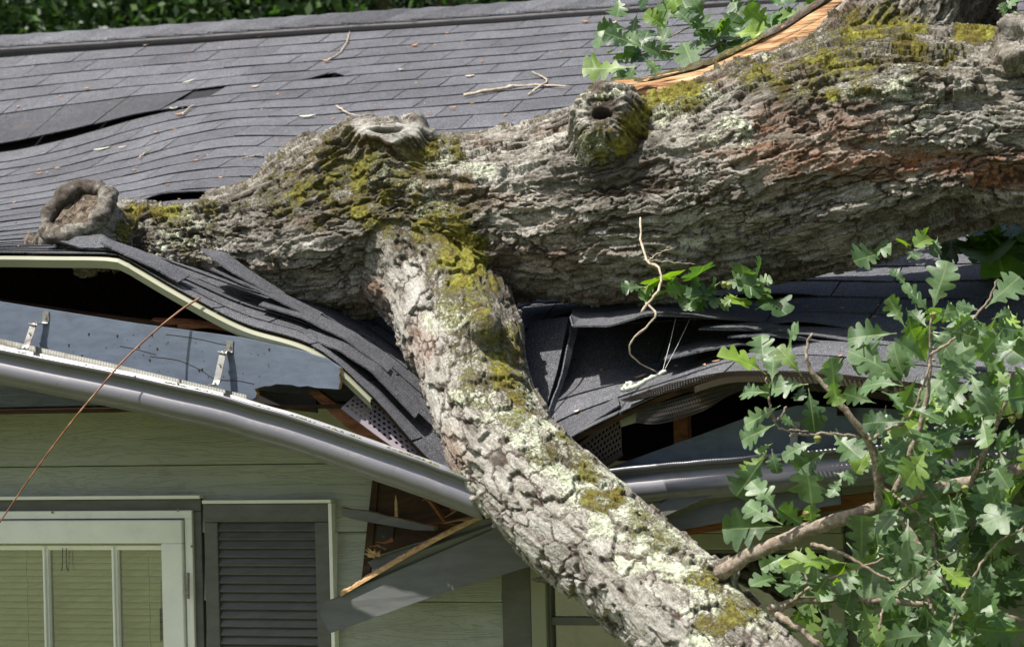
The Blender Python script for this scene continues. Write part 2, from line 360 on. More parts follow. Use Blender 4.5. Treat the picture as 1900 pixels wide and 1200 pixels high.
# ------------------------------------------------------------------ ground (lawn slopes up behind the camera)
GZ = -2.55
def ground_z(x, y):
    return GZ + 1.0 * float(smooth01(5.0, -1.0, y)) + 5.5 * float(smooth01(-1.0, -45.0, y)) + 0.06 * math.sin(x*0.7 + y*0.4)
mb = MB()
gx = [-900, -300, -100, -50] + list(np.linspace(-30, 30, 25)) + [50, 100, 300, 900]
gy = [-900, -300, -100, -60] + list(np.linspace(-45, 25, 36)) + [40, 80, 200, 500, 1500]
mb.grid([[(x, y, ground_z(x, y)) for x in gx] for y in gy])
tag(mb.build('ground', MAT['grass'], smooth=True), 'grass lawn around the house and up the slope', None, kind='structure')

# ------------------------------------------------------------------ house
house = empty('house', HA(0, 2, GZ), 'grey shingled house with sage siding and crushed eave under the fallen oak', 'house')
B_RIDGE = 4.2; NR = 26
RK = [0, 3, 6, 8, 11, 14, 18, 20, 22, 23, 24.5, 26]
TAB = {
 -600: [128, 190, 250, 290, 345, 395, 450, 476, 500, 512, 528, 545],
 -150: [95, 160, 228, 296, 348, 390, 434, 449, 461, 466, 470, 474],
 0:    [85, 149, 213, 284, 330, 370, 414, 432, 448, 456, 463, 470],
 110:  [78, 138, 198, 262, 312, 352, 400, 420, 440, 450, 460, 471],
 190:  [73, 130, 188, 240, 292, 336, 388, 412, 434, 446, 458, 472],
 226:  [71, 127, 183, 229, 283, 329, 385, 411, 437, 450, 463, 476],
 250:  [69, 125, 180, 222, 278, 324, 383, 411, 440, 455, 472, 490],
 330:  [64, 119, 172, 205, 256, 306, 372, 410, 450, 474, 504, 537],
 450:  [56, 108, 158, 190, 236, 292, 370, 424, 480, 510, 552, 600],
 585:  [47, 99, 148, 182, 234, 298, 396, 456, 518, 550, 596, 645],
 690:  [40, 90, 138, 172, 226, 300, 430, 500, 576, 614, 672, 734],
 800:  [34, 82, 130, 164, 220, 300, 450, 540, 640, 694, 772, 856],
 870:  [29, 77, 124, 158, 215, 300, 470, 560, 672, 730, 812, 905],
 950:  [24, 72, 118, 152, 210, 300, 490, 570, 670, 724, 800, 880],
 1060: [16, 62, 108, 142, 200, 290, 500, 562, 610, 700, 752, 813],
 1150: [10, 56, 102, 136, 195, 290, 500, 562, 602, 682, 724, 768],
 1250: [3, 50, 96, 130, 190, 290, 490, 552, 596, 668, 696, 724],
 1380: [-5, 40, 88, 122, 185, 290, 476, 532, 590, 626, 656, 690],
 1500: [-12, 32, 80, 115, 180, 290, 470, 522, 580, 607, 645, 692],
 1700: [-26, 18, 66, 105, 175, 290, 462, 524, 586, 618, 662, 714],
 1900: [-40, 5, 55, 95, 170, 290, 452, 520, 588, 624, 674, 734],
 2500: [-80, -34, 20, 62, 145, 275, 440, 512, 590, 632, 690, 760]}
TX = sorted(TAB); TT = np.array([TAB[x] for x in TX], float)
PXG = np.arange(-600, 2501, 5.0); RG = np.arange(0, 26.01, 0.125)
_t = pchip1(TX, TT, PXG); YG = pchip1(RK, _t.T, RG).T
def ytab(px, r):
    i = min(max((px + 600) / 5.0, 0), len(PXG) - 1.001); j = min(max(r / 0.125, 0), len(RG) - 1.001)
    i0, j0 = int(i), int(j); u, v_ = i - i0, j - j0
    return (YG[i0, j0]*(1-u)*(1-v_) + YG[i0+1, j0]*u*(1-v_) + YG[i0, j0+1]*(1-u)*v_ + YG[i0+1, j0+1]*u*v_)
def b_of(r): return (1 - r / NR) * B_RIDGE
def roof_px(px, r): return H(px, ytab(px, r), b_of(r))
def roof(a, r):
    b = b_of(r); z = 0.3 * b
    for _ in range(2):
        px, _y = proj(HA(a, b, z)); q = roof_px(px, r); z = q[2]
    return HA(a, b, z), px
def a_of_px(px, r): return hab(roof_px(px, r))[0]

UPN = ZD * 0.93 - BD * 0.3; UPN = UPN / np.linalg.norm(UPN)
# --- shingles: every tab a thin real slab on the bent roof
def lift(row, px):
    l = 0.0042
    if row == 8 and px < 360: l += 0.030 * float(smooth01(360, 60, px)) + 0.008
    if row == 18 and 238 < px < 480: l += 0.026 * float(smooth01(238, 300, px) * smooth01(480, 380, px))
    if row == 6 and 560 < px < 640: l += 0.018 * float(smooth01(560, 620, px))
    if row in (20, 21) and 1090 < px < 1500: l += 0.022 * float(smooth01(1090, 1250, px) * smooth01(1560, 1350, px))
    if row in (23, 24) and 1330 < px < 1600: l += 0.020 * float(smooth01(1330, 1400, px) * smooth01(1600, 1450, px))
    if row in (22, 23, 24, 25) and 300 < px < 800: l += 0.004
    return l
mb = MB(); TABW = 0.305
rng = random.Random(3)
for row in [float(q) for q in range(1, 23)] + [22.5, 23.0, 23.5, 24.0, 24.5, 25.0, 25.5, 26.0]:
    half = row > 22; row_i = int(row*2) if half else int(row)
    a0 = a_of_px(-560, row - .5); a1 = a_of_px(2450, row - .5)
    off = (row_i % 2) * TABW * 0.5 + rng.uniform(-.012, .012)
    i0 = int(math.floor((a0 - off) / TABW)); i1 = int(math.ceil((a1 - off) / TABW))
    for i in range(i0, i1):
        aL = off + i * TABW + 0.0022; aR = off + (i + 1) * TABW - 0.0022
        _p, pxm = roof((aL + aR) / 2, row - .5)
        rt, rb = row - 1.0, row + 0.0
        if half:
            if pxm < 840: rt = row - 0.5
            elif row % 1: continue
        if row == 7 and pxm < 350: continue
        if row == 8 and pxm < 350: rt = 6.0
        n = 8; jl = rng.uniform(-.0012, .0022); jr = rng.uniform(-.0012, .0022); rv = rng.uniform(.28, .98)
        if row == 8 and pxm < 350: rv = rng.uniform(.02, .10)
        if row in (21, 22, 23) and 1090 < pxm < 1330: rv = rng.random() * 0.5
        top, mid, bot, bl = [], [], [], []
        for q in range(n + 1):
            u = q / n; a = aL + (aR - aL) * u
            pt, px = roof(a, rt - 0.03); pm, _ = roof(a, (rt + rb) / 2); pb, px = roof(a, rb)
            L = max(0.003, lift(row, px) + jl * (1 - u) + jr * u)
            wob = 0.0006 * math.sin(a * 13 + row * 2.1)
            pb = pb - BD * 0.004 + BD * rng.uniform(-.0012, .0012)
            top.append(pt + UPN * (0.0015 + wob)); mid.append(pm + UPN * (0.0015 + L * 0.42 + wob)); bot.append(pb + UPN * (L + wob)); bl.append(pb + UPN * (max(L - 0.0042, 0.0) + wob) + BD * 0.001)
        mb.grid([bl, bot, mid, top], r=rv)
        # slab ends
        for e in (0, n):
            s0 = [bl[e], bot[e], mid[e], top[e]]; mb.quad(s0[0], s0[1], s0[2], s0[0] + (s0[2]-s0[1]), r=rv)
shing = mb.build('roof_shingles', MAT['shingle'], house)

# --- roof deck under them, back slope, underlay
def sheet(px_list, r_list, drop): return [[roof_px(px, r) - UPN * drop for px in px_list] for r in r_list]
pxs = list(np.linspace(-590, 2480, 240)); rs = list(np.linspace(0, 25.93, 80))
mb = MB(); G = sheet(pxs, rs, 0.005)
mb.grid(G, 0); mb.grid([[p - UPN * 0.016 for p in row] for row in G][::-1], 1)
e0 = G[-1]; mb.grid([[p - UPN * 0.016 for p in e0], e0], 1)
ridgeP = [roof_px(px, 0) for px in pxs]
mb.grid([[p - BD * 0 for p in ridgeP], [p + BD * 4.6 - ZD * 1.9 for p in ridgeP]], 0)
k = M_('tar_felt', 0.9, 0.2); k.color(k.mix(k.noise(k.tc(), 50, 5), (0.012, 0.012, 0.014), (0.04, 0.038, 0.04))); MAT['felt'] = k.m
mb.build('roof_deck', [MAT['felt'], MAT['deck']], house)

# --- ridge vent and overlapping cap shingles
mb = MB(); vv = []
for px in np.linspace(-590, 2480, 400):
    p = roof_px(px, 0.0); vv.append([p - BD*0.175 - ZD*0.075, p - BD*0.180 - ZD*0.045, p - BD*0.165 - ZD*0.018, p - BD*0.10 + ZD*0.010, p + BD*0.03 + ZD*0.03, p + BD*0.2 - ZD*0.02])
mb.grid([list(x) for x in zip(*vv)])
for q in range(0, 2700):
    px = -400 + q; p = roof_px(px, 0.0) - BD*0.184 - ZD*0.050
    if q % 4 == 0: mb.box(p, AD*0.003, BD*0.002, ZD*0.009)
mb.build('ridge_vent', MAT['vent'], shing)
mb = MB(); aL = a_of_px(-580, 0); aR = a_of_px(2470, 0); x = aL; q = 0
while x < aR:
    rv = rng.random()*.98+.01; g = []
    for s in (0, 1/6, 2/6, 3/6, 4/6, 5/6, 1.0):
        aa = x + 0.20 * s; p, _ = roof(aa, 0.0); h = 0.017 - 0.008 * s + rng.uniform(-.0006, .0006)
        g.append([p - BD*0.175 - ZD*(0.037 - h), p - BD*0.165 - ZD*(0.028 - h), p - BD*0.08 + ZD*(0.012 + h), p + BD*0.02 + ZD*(0.036 + h), p + BD*0.10 + ZD*(0.02 + h), p + BD*0.2 - ZD*0.02])
    sh = [AD * 0.07 * (i - 1.5) * 0.9 for i in range(6)]
    g = [[pp + ss for pp, ss in zip(r_, sh)] for r_ in g]
    mb.grid([list(z_) for z_ in zip(*g)], r=rv); mb.grid([g[0], [p_ - ZD*0.006 for p_ in g[0]]], r=rv)
    mb.grid([[r_[0] - ZD*0.006 for r_ in g], [r_[0] for r_ in g]], r=rv)
    x += 0.165 + rng.uniform(-.004, .004); q += 1
mb.build('ridge_cap', MAT['shingle'], shing)

# --- lifted and torn shingle pieces
def patch_lin(rows, nu, nv):
    A_ = np.array(rows, float)
    def li(B_, n_):
        t = np.linspace(0, len(B_)-1, n_); i = np.clip(t.astype(int), 0, len(B_)-2); u = (t-i).reshape(-1, *([1]*(B_.ndim-1))); u = u*.75 + .25*u*u*(3-2*u)
        return B_[i]*(1-u) + B_[i+1]*u
    return li(np.swapaxes(li(np.swapaxes(A_, 0, 1), nu), 0, 1), nv)
def flap(rows, nu=24, nv=8, th=0.0045, name='lifted_shingle', mat='shingle', label=None, rv=0.4, parent=None):
    mb = MB(); g = (patch_lin if mat == 'shingle' else patch)([[H(*c) for c in r] for r in rows], nu, nv); rr_ = np.random.RandomState(int(rows[0][0][0])); jj = np.cumsum(rr_.uniform(-1, 1, nu)); jj = (jj - np.linspace(jj[0], jj[-1], nu))*.0016 + rr_.uniform(-.0015, .0015, nu)
    d_ = g[1] - g[0]; d_ = d_/(np.linalg.norm(d_, axis=1)[:, None] + 1e-9); g[0] += d_*jj[:, None]
    mb.grid(g, r=rv)
    o = mb.build(name, MAT[mat], parent or shing, smooth=False, solid=th, offset=0)
    if label: o['label'] = label
    return o
flap([[(96, 444, .10), (140, 440, .08), (190, 436, .10), (245, 470, .12)], [(150, 460, .02), (180, 461, .02), (210, 458, .02), (262, 489, .02)]], label='curled shingle tab standing off the eave')
flap([[(186, 451, -.015), (240, 477, -.015), (290, 500, -.01), (330, 524, .0)], [(200, 444, .10), (258, 464, .10), (310, 486, .10), (352, 512, .10)]])
flap([[(372, 462, .20), (392, 478, .17), (430, 505, .16), (500, 545, .18)], [(392, 464, .27), (420, 470, .27), (460, 500, .27), (530, 545, .27)]], label='shingle tab curled up against the trunk')
flap([[(390, 499, .16), (450, 527, .14), (520, 560, .15), (575, 590, .16)], [(410, 494, .26), (470, 518, .26), (540, 552, .26), (600, 582, .26)]])
flap([[(480, 566, .12), (560, 590, .11), (640, 630, .12), (720, 690, .12)], [(500, 553, .22), (580, 578, .22), (660, 618, .22), (735, 672, .22)]])
flap([[(560, 622, .055), (630, 650, .05), (690, 690, .06), (770, 775, .07)], [(580, 605, .16), (648, 632, .16), (712, 672, .16), (785, 752, .16)]])
# right of the limb: the torn lip with the dark hollow under it and the fanned courses
flap([[(1058, 588, .30), (1062, 606, .26), (1130, 606, .22), (1200, 585, .22), (1290, 588, .26), (1420, 598, .50)], [(1062, 578, .5), (1090, 580, .5), (1140, 578, .5), (1210, 568, .5), (1300, 572, .55), (1430, 580, .68)], [(1064, 572, .8), (1100, 568, .8), (1150, 562, .8), (1220, 556, .8), (1310, 556, .8), (1440, 556, .84)]], 40, 10, 0.005, label='wide torn shingle strip lifted over the dark hollow')
flap([[(950, 575, .75), (990, 562, .75), (1050, 560, .72), (1150, 552, .7), (1300, 556, .72), (1450, 562, .8)], [(950, 560, .95), (990, 550, .95), (1050, 545, .95), (1150, 538, .95), (1300, 538, .95), (1450, 540, 1.0)]], 40, 6)
flap([[(1296, 611, .26), (1370, 612, .24), (1470, 617, .34), (1560, 625, .48)], [(1330, 592, .55), (1400, 594, .55), (1480, 600, .58), (1570, 608, .62)]], label='shingle tab jutting over the hollow')
flap([[(1350, 626, .22), (1420, 622, .20), (1500, 632, .28), (1580, 645, .36)], [(1372, 612, .45), (1430, 610, .45), (1510, 616, .48), (1590, 628, .5)]])
flap([[(1232, 668, .20), (1310, 650, .19), (1370, 640, .20), (1430, 640, .28)], [(1240, 648, .40), (1318, 630, .40), (1378, 624, .4), (1440, 626, .42)]])
flap([[(984, 600, .56), (1020, 592, .545), (1056, 588, .53)], [(968, 664, .43), (1002, 680, .39), (1034, 690, .36)], [(976, 730, .30), (992, 752, .26), (1010, 768, .225)]], 14, 14, 0.005, label='buckled shingle panel folded beside the limb')
flap([[(1062, 592, .50), (1044, 682, .34), (1016, 762, .20), (1004, 800, .12)], [(1074, 598, .52), (1052, 690, .36), (1024, 770, .22), (1012, 806, .14)]], 24, 4, 0.005, label='upturned torn seam between shingle panels')
flap([[(1062, 806, .03), (1120, 772, .02), (1150, 752, .02)], [(1052, 790, .12), (1112, 756, .12), (1146, 736, .12)]])

# --- drip edge under the eave course, cream where it shows on the left
mb = MB()
for px0, px1 in ((-580, 243), (238, 588), (583, 690)):
    L = np.linspace(px0, px1, 40); g = [[], [], [], []]
    for px in L:
        p = roof_px(px, 26) - UPN * 0.007
        for j, (o_, d_) in enumerate(((0.05, -.0), (-0.012, .003), (-0.016, .012), (-0.002, .034))): g[j].append(p + BD * o_ - ZD * d_)
    mb.grid(g)
mb.build('drip_edge', MAT['cream'], house, solid=0.0015)
mb = MB(); L = np.linspace(1290, 2450, 90); g = [[], [], []]
for px in L:
    p = roof_px(px, 26) - UPN * 0.007
    for j, (o_, d_) in enumerate(((0.04, 0), (-0.012, .004), (-0.008, .020))): g[j].append(p + BD * o_ - ZD * d_)
mb.grid(g); o = mb.build('drip_edge', MAT['brown_metal'], house, solid=0.0015); o['label'] = 'brown metal drip edge along the right eave'

# --- perforated vent strips
def perforated(name, rows, nc, nr, mat, label, hole=0.36, lip=True):
    G = patch([[H(*c) for c in r] for r in rows], nc * 2 + 1, nr * 2 + 1); mb = MB()
    def at(u, v): 
        u = min(max(u, 0), nc*2); v = min(max(v, 0), nr*2); i = min(int(u), nc*2-1); j = min(int(v), nr*2-1); a = u-i; b = v-j
        return G[j][i]*(1-a)*(1-b)+G[j][i+1]*a*(1-b)+G[j+1][i]*(1-a)*b+G[j+1][i+1]*a*b
    for j in range(nr):
        for i in range(-1, nc):
            u0 = 2*i + (j % 2); u1 = u0 + 2; v0, v1 = 2*j, 2*j + 2
            if u0 < 0 or u1 > nc*2:
                a_, b_ = max(u0, 0), min(u1, nc*2)
                if b_ > a_: mb.quad(at(a_, v0), at(b_, v0), at(b_, v1), at(a_, v1))
                continue
            cu, cv = u0+1, v0+1; h = hole*2
            c = [at(u0, v0), at(u1, v0), at(u1, v1), at(u0, v1)]; d = [at(cu, cv-h), at(cu+h, cv), at(cu, cv+h), at(cu-h, cv)]
            k_ = mb.pts(c + d)
            for e in range(4):
                e2 = (e+1) % 4; mb.face((k_+e, k_+e2, k_+4+e)); mb.face((k_+e2, k_+4+e2, k_+4+e))
    o = mb.build(name, MAT[mat], house, solid=0.0012)
    o['label'] = label
    if lip:
        for row, s in ((G[0], 1), (G[-1], -1)):
            d_ = (G[1][0] - G[0][0]) * s * -1; d_ = d_/np.linalg.norm(d_) * 0.011
            m2 = MB(); m2.grid([row, row + d_, row + d_*1.4 + BD*0.008]); m2.build('flange', MAT[mat], o, solid=0.0012)
    return o
perforated('soffit_vent', [[(638, 752, .02), (700, 800, .03), (775, 852, .04), (806, 872, .05)], [(664, 728, .06), (722, 768, .07), (790, 828, .08), (812, 848, .09)]], 22, 5, 'lilac_metal', 'bent perforated metal vent strip under the left flap')
perforated('soffit_vent', [[(1082, 880, .10), (1120, 858, .10), (1154, 836, .10)], [(1070, 834, .06), (1112, 802, .06), (1152, 775, .06)]], 12, 6, 'brown_metal', 'brown perforated vent panel right of the limb')
perforated('soffit_vent', [[(1152, 742, -.13), (1230, 716, -.13), (1320, 694, -.13), (1400, 688, -.13), (1560, 696, -.13), (1750, 716, -.13), (2100, 756, -.13), (2500, 800, -.13)], [(1166, 745, .0), (1240, 727, .0), (1330, 704, .0), (1400, 698, .0), (1560, 704, .0), (1750, 724, .0), (2100, 764, .0), (2500, 808, .0)]], 130, 4, 'brown_metal', 'long brown perforated strip along the right eave')
perforated('soffit_vent', [[(1700, 752, .03), (1800, 760, .03), (1960, 776, .03)], [(1700, 728, .0), (1800, 736, .0), (1960, 750, .0)]], 34, 4, 'brown_metal', 'brown perforated vent panel behind the right leaves')

# --- fascia boards
def board(name, poly, th, mats, parent=house, raw_sides=None, label=None):
    mb = MB(); mb.prism([H(*c) for c in poly], BD * th, 0, 1, raw_sides)
    o = mb.build(name, mats, parent)
    if label: o['label'] = label
    return o
def jag(p0, p1, n, amp, b, seed=1):
    r_ = random.Random(seed); out = []
    for i in range(n):
        u = i / (n - 1); out.append((p0[0]+(p1[0]-p0[0])*u + r_.uniform(-amp, amp)*(0 < i < n-1), p0[1]+(p1[1]-p0[1])*u + r_.uniform(-amp, amp)*(0 < i < n-1), b))
    return out
FB = 0.035
FB = -0.03
poly = [(-400, 505, FB), (-60, 549, FB), (0, 560, FB), (100, 576, FB), (250, 600, FB), (440, 625, FB), (560, 651, FB), (600, 664, FB), (630, 682, FB)] + jag((631, 690), (628, 722), 5, 2, FB, 2) + jag((600, 720), (512, 712), 7, 2, FB, 3) + jag((500, 716), (472, 722), 4, 3, FB, 4) + jag((476, 730), (458, 744), 5, 4, FB, 5) + [(300, 745, FB), (0, 680, FB), (-400, 600, FB)]
fas = board('fascia_board', poly, 0.022, [MAT['fascia'], MAT['raw']], raw_sides=set(range(8, 26)), label='sunlit blue grey fascia board with a splintered end')
FB = 0.16
poly = [(1128, 868, FB), (1200, 842, FB), (1300, 806, FB), (1380, 776, FB), (1480, 752, FB), (1700, 760, FB), (2400, 790, FB), (2400, 880, FB), (1700, 850, FB), (1480, 862, FB), (1200, 885, FB)]
fas2 = board('fascia_board', poly, 0.022, [MAT['fascia'], MAT['raw']], raw_sides={0, 1, 2, 3}, label='shaded blue grey fascia board with raw top edge')
# cracks and nail heads on the sunlit fascia
mb = MB()
for L in ([(308, 620), (340, 624), (375, 630), (410, 638), (428, 640)], [(278, 661), (330, 668), (372, 686), (400, 703), (440, 706), (472, 712)], [(222, 642), (250, 647), (290, 658)]):
    mb = MB(); mb.tube(fine([H(x_, y_, -.0295) for x_, y_ in L], 20), 0.0017, 4); mb.build('crack', MAT['mesh'], fas)
mb = MB()
for q in range(46):
    x_ = random.uniform(120, 500); y_ = 585 + x_*0.12 + random.uniform(0, 80)
    mb.tube([H(x_, y_, -.031), H(x_, y_, -.029)], random.choice((0.0012, 0.0016, 0.004)), 7)
mb.build('specks', MAT['mesh'], fas)['kind'] = 'stuff'

# --- gutters
PROF = [(.004, .0), (.0, -.085), (.03, -.104), (.078, -.104), (.082, -.108), (.088, -.108), (.090, -.100), (.100, -.094), (.111, -.083), (.115, -.070), (.112, -.056), (.105, -.044), (.100, -.034), (.101, -.022), (.108, -.014), (.119, -.011), (.121, -.002), (.117, .002), (.106, .001), (.104, -.004)]
def gutter(path, b, tilt, label):
    mb = MB(); ctl = np.array([H(x_, y_, b) for x_, y_ in path]); L = fine(ctl, 60); tt_ = np.linspace(0, len(ctl)-1, 60); L = .45*L + .55*np.stack([np.interp(tt_, np.arange(len(ctl)), ctl[:, i_]) for i_ in range(3)], 1); g = []
    L[1:-1] += (AD*0 + ZD)[None]*(np.convolve(np.random.RandomState(len(path)).uniform(-1, 1, 62), [.3, .4, .3], 'same')[2:-2]*.0022)[:, None]
    for i, p in enumerate(L):
        tl = tilt[0] + (tilt[1] - tilt[0]) * i / (len(L) - 1); c_, s_ = math.cos(tl), math.sin(tl); ring = []
        for (o_, d_) in PROF:
            o2, d2 = o_ - .121, d_; ring.append(p - BD * (o2*c_ - d2*s_*0 - d2*s_) + ZD * (d2*c_ + o2*s_*-1))
        g.append(ring)
    mb.grid([list(x_) for x_ in zip(*g)])
    o = mb.build('gutter', MAT['gutter'], house, smooth=True, solid=0.002); o['label'] = label; return o, L
gl, GL = gutter([(-300, 588), (-60, 634), (0, 648), (200, 688), (400, 732), (560, 778), (700, 826), (800, 860), (885, 893)], -.165, (0.02, -0.10), 'long dented grey gutter sagging down to the limb')
gr, _ = gutter([(1030, 884), (1120, 872), (1250, 858), (1400, 845), (1480, 838), (1700, 820), (1900, 805), (2400, 770)], .03, (0, 0), 'shaded grey gutter running right behind the leaves')
mb = MB()                                              # moss and grit along the gutter lip
for q in range(420):
    p = GL[random.randrange(14, 58)] + AD * random.uniform(-.03, .03); d_ = (GL[40] - GL[14]); d_ = d_/np.linalg.norm(d_)
    i = random.randrange(14, 57); u = random.random(); p = GL[i]*(1-u) + GL[i+1]*u + BD*random.uniform(0.004, .016) + ZD*random.uniform(-.001, .003)
    if vnoise(np.array([[i*0.6+u*0.6, 0.5, 0.5]]), 5)[0] < 0.45: continue
    s_ = random.uniform(.0010, .0028); mb.box(p, AD*s_*1.5, BD*s_, ZD*s_*.7)
mb.build('lip_moss', MAT['acorn'], gl)['kind'] = 'stuff'
# corrugated cream strip behind the left gutter
mb = MB(); g = [[], []]
for q in range(361):
    x_ = -100 + q*1.55; y_ = 606 + (x_ + 100) * 0.221 + (x_ > 200) * (x_-200)*0.012; rip = 0.0006 * math.sin(q * 1.9)
    p = H(x_, y_, -.043 + rip); g[0].append(p); g[1].append(p - ZD * 0.05)
mb.grid(g); mb.build('gutter_liner', MAT['liner'], house, smooth=True, solid=0.0015)['label'] = 'cream corrugated strip between gutter and fascia'
# hangers
def hanger(top, knee, bot, parent=fas, FB=-.03):
    A_, B_, C_ = H(*top, FB - .004), H(*knee, FB - .022), H(*bot, FB - .05); mb = MB()
    A2 = H(top[0] - 1, top[1] + 22, FB - .004)
    w_ = AD * 0.0105; c_ = fine([A_, A2, B_, B_ * .5 + C_ * .5, C_, C_ - BD*0.03 + ZD*0.0], 24)
    mb.grid([[p - w_ for p in c_], [p for p in c_], [p + w_ for p in c_]])
    o = mb.build('gutter_hanger', MAT['zinc'], parent, smooth=False, solid=0.002)
    m2 = MB()
    for u, rr in ((.12, .005), (.35, .005), (.6, .003), (.8, .003)):
        p = c_[int(u*23)] - BD*0.003; m2 = MB(); m2.tube([p, p - BD*0.003], rr, 8); m2.build('bolt', MAT['zinc'], o)
    m2 = MB(); m2.tube([B_ - w_*1.6 - BD*.004, B_ + w_*0.6 - BD*.006 - ZD*.006], .003, 6)
    m2.build('nail', MAT['zinc'], o); return o
hanger((84, 577), (64, 600), (46, 646)); hanger((426, 631), (415, 652), (400, 712)); hanger((1478, 782), (1474, 800), (1470, 846), fas2, .16)

# --- soffit, rafters, attic and shell
ZS = -0.165
def zc(px, py, b): return H(px, py, b)[2]
mb = MB(); WB = 0.45; AL, AR = -2.62, 2.62
mb.box(HA((-2.28 - .5)/2, (0.06+WB)/2, ZS), AD*.89, BD*(WB-.06)/2, ZD*.006)     # left soffit
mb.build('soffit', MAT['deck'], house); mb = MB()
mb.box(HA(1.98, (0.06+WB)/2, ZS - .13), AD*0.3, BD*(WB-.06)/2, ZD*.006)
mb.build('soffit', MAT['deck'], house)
mb = MB()
mb.box(HA(0, WB + .04 + 3.9, -0.36), AD*2.6, BD*3.88, ZD*.02)                  # attic floor
mb.box(HA(0, 8.3, (GZ-.3)/2), AD*2.6, BD*.05, ZD*(abs(GZ)-.3)/2)               # back wall
for a_ in (-2.62, 2.58):
    mb.prism([HA(a_, WB + .08, GZ), HA(a_, 8.25, GZ), HA(a_, 8.25, -.35), HA(a_, 4.25, 1.15), HA(a_, WB + .08, -.05)], AD*.05)
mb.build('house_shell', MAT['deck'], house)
for n_, (x_, y_, x2, y2, b1) in enumerate([(1265, 760, 1268, 850, .24)]):
    mb = MB(); mb.box((H(x_, y_, b1) + H(x2, y2, b1))/2, AD*.021, BD*.02, (H(x_, y_, b1)-H(x2, y2, b1))/2)
    mb.build('rafter', MAT['rust_wood'], house)
for px in (420, 1000, 1560, 1820):
    mb = MB(); pts = [roof_px(px, r) - UPN*0.085 for r in (25.4, 22, 18, 10)]
    mb.grid([[p - AD*.019 - ZD*.06 for p in pts], [p + AD*.019 - ZD*.06 for p in pts], [p + AD*.019 + ZD*.05 for p in pts], [p - AD*.019 + ZD*.05 for p in pts], [p - AD*.019 - ZD*.06 for p in pts]])
    mb.build('rafter', MAT['rust_wood'], house)
# splintered battens in the cavity above the sunlit fascia
for n_, L in enumerate([[(-20, 556, .10), (150, 582, .12), (330, 606, .10), (520, 640, .09)], [(280, 594, .12), (360, 598, .08), (470, 618, .09), (590, 650, .12)], [(330, 604, .06), (420, 602, .07), (500, 622, .1)]]):
    mb = MB(); c_ = fine([H(*q) for q in L], 30)
    mb.grid([[p - ZD*.012 for p in c_], [p - BD*.004 + ZD*random.uniform(-.003, .003) for p in c_], [p + ZD*.008 + BD*.02 for p in c_]])
    mb.build('splinter_batten', MAT['rust_wood'] if n_ else MAT['deck'], house, solid=.004)
board('splintered_sheathing', [(270, 503, .05), (300, 512, .05), (345, 536, .05), (338, 540, .05), (318, 531, .05), (300, 529, .05), (288, 520, .05), (292, 516, .05), (278, 512, .05)], .008, [MAT['raw'], MAT['raw']])
# cream trim fragments and torn black screen right of the limb
board('trim_fragment', [(1150, 776, .05), (1222, 745, .05), (1228, 758, .05), (1224, 770, .05), (1152, 792, .05)], .012, [MAT['cream'], MAT['cream']])
board('trim_fragment', [(1232, 722, .03), (1335, 696, .03), (1385, 690, .03), (1360, 706, .03), (1300, 722, .03), (1236, 736, .03)], .008, [MAT['cream'], MAT['cream']])
perforated('torn_screen', [[(1182, 760, .02), (1260, 737, .01), (1340, 714, .01), (1420, 702, .02), (1560, 716, .03), (1700, 738, .04)], [(1180, 784, .03), (1225, 786, .0), (1300, 764, .01), (1390, 722, .03), (1560, 730, .05), (1700, 752, .06)]], 84, 5, 'mesh', 'torn black screen strip sagging in the gap under the right eave', .33, False)
board('fascia_board', [(1240, 962, .10), (1300, 940, .10), (1400, 918, .10), (1560, 893, .10), (1560, 935, .10), (1400, 958, .10), (1250, 985, .10)], .02, [MAT['grey_paint'], MAT['raw']], raw_sides={4, 5, 6}, label='grey soffit plank sagging below the right gutter')
board('fascia_board', [(1180, 960, .06), (1240, 925, .06), (1330, 905, .06), (1330, 915, .06), (1260, 945, .06), (1200, 972, .06)], .015, [MAT['grey_paint'], MAT['raw']], raw_sides={3, 4}, label='split grey plank end beside the limb')
board('soffit_batten', [(1230, 985, .2), (1560, 920, .2), (2300, 830, .2), (2300, 860, .2), (1560, 945, .2), (1235, 1000, .2)], .03, [MAT['rust_wood'], MAT['rust_wood']])

# --- siding wall with window openings
def A_at(px, py): return hab(H(px, py, WB))[0]
def Z_at(px, py): return hab(H(px, py, WB))[2]
W1L, W1R = A_at(-420, 1050), A_at(374, 1050); W1T = Z_at(180, 922)
W2L, W2R = A_at(935, 1080), A_at(1572, 1080); W2T = Z_at(1330, 982)
laps = [Z_at(300, 748), Z_at(300, 864), Z_at(660, 988), Z_at(700, 1116)]
st = laps[2] - laps[3]; zz = laps[:]
while zz[-1] > GZ + .1: zz.append(zz[-1] - st)
mb = MB()
def siding_piece(aL, aR, zb, zt, z0, z1):
    ob = lambda z: 0.004 + 0.022 * (z1 - z) / (z1 - z0)
    n = max(2, int((aR - aL) / .25)); X = np.linspace(aL, aR, n)
    zq = zb + (.0045 if zb == z0 else 0)
    if zb == z0: mb.grid([[HA(x_, WB + .012, z0 - .002) for x_ in X], [HA(x_, WB + .012, zq + .002) for x_ in X]])
    bot = [HA(x_, WB - ob(zb), zq) for x_ in X]; top = [HA(x_, WB - ob(zt), zt) for x_ in X]
    mb.grid([[p + BD*0.024*(zb == z0) for p in bot], bot, top])
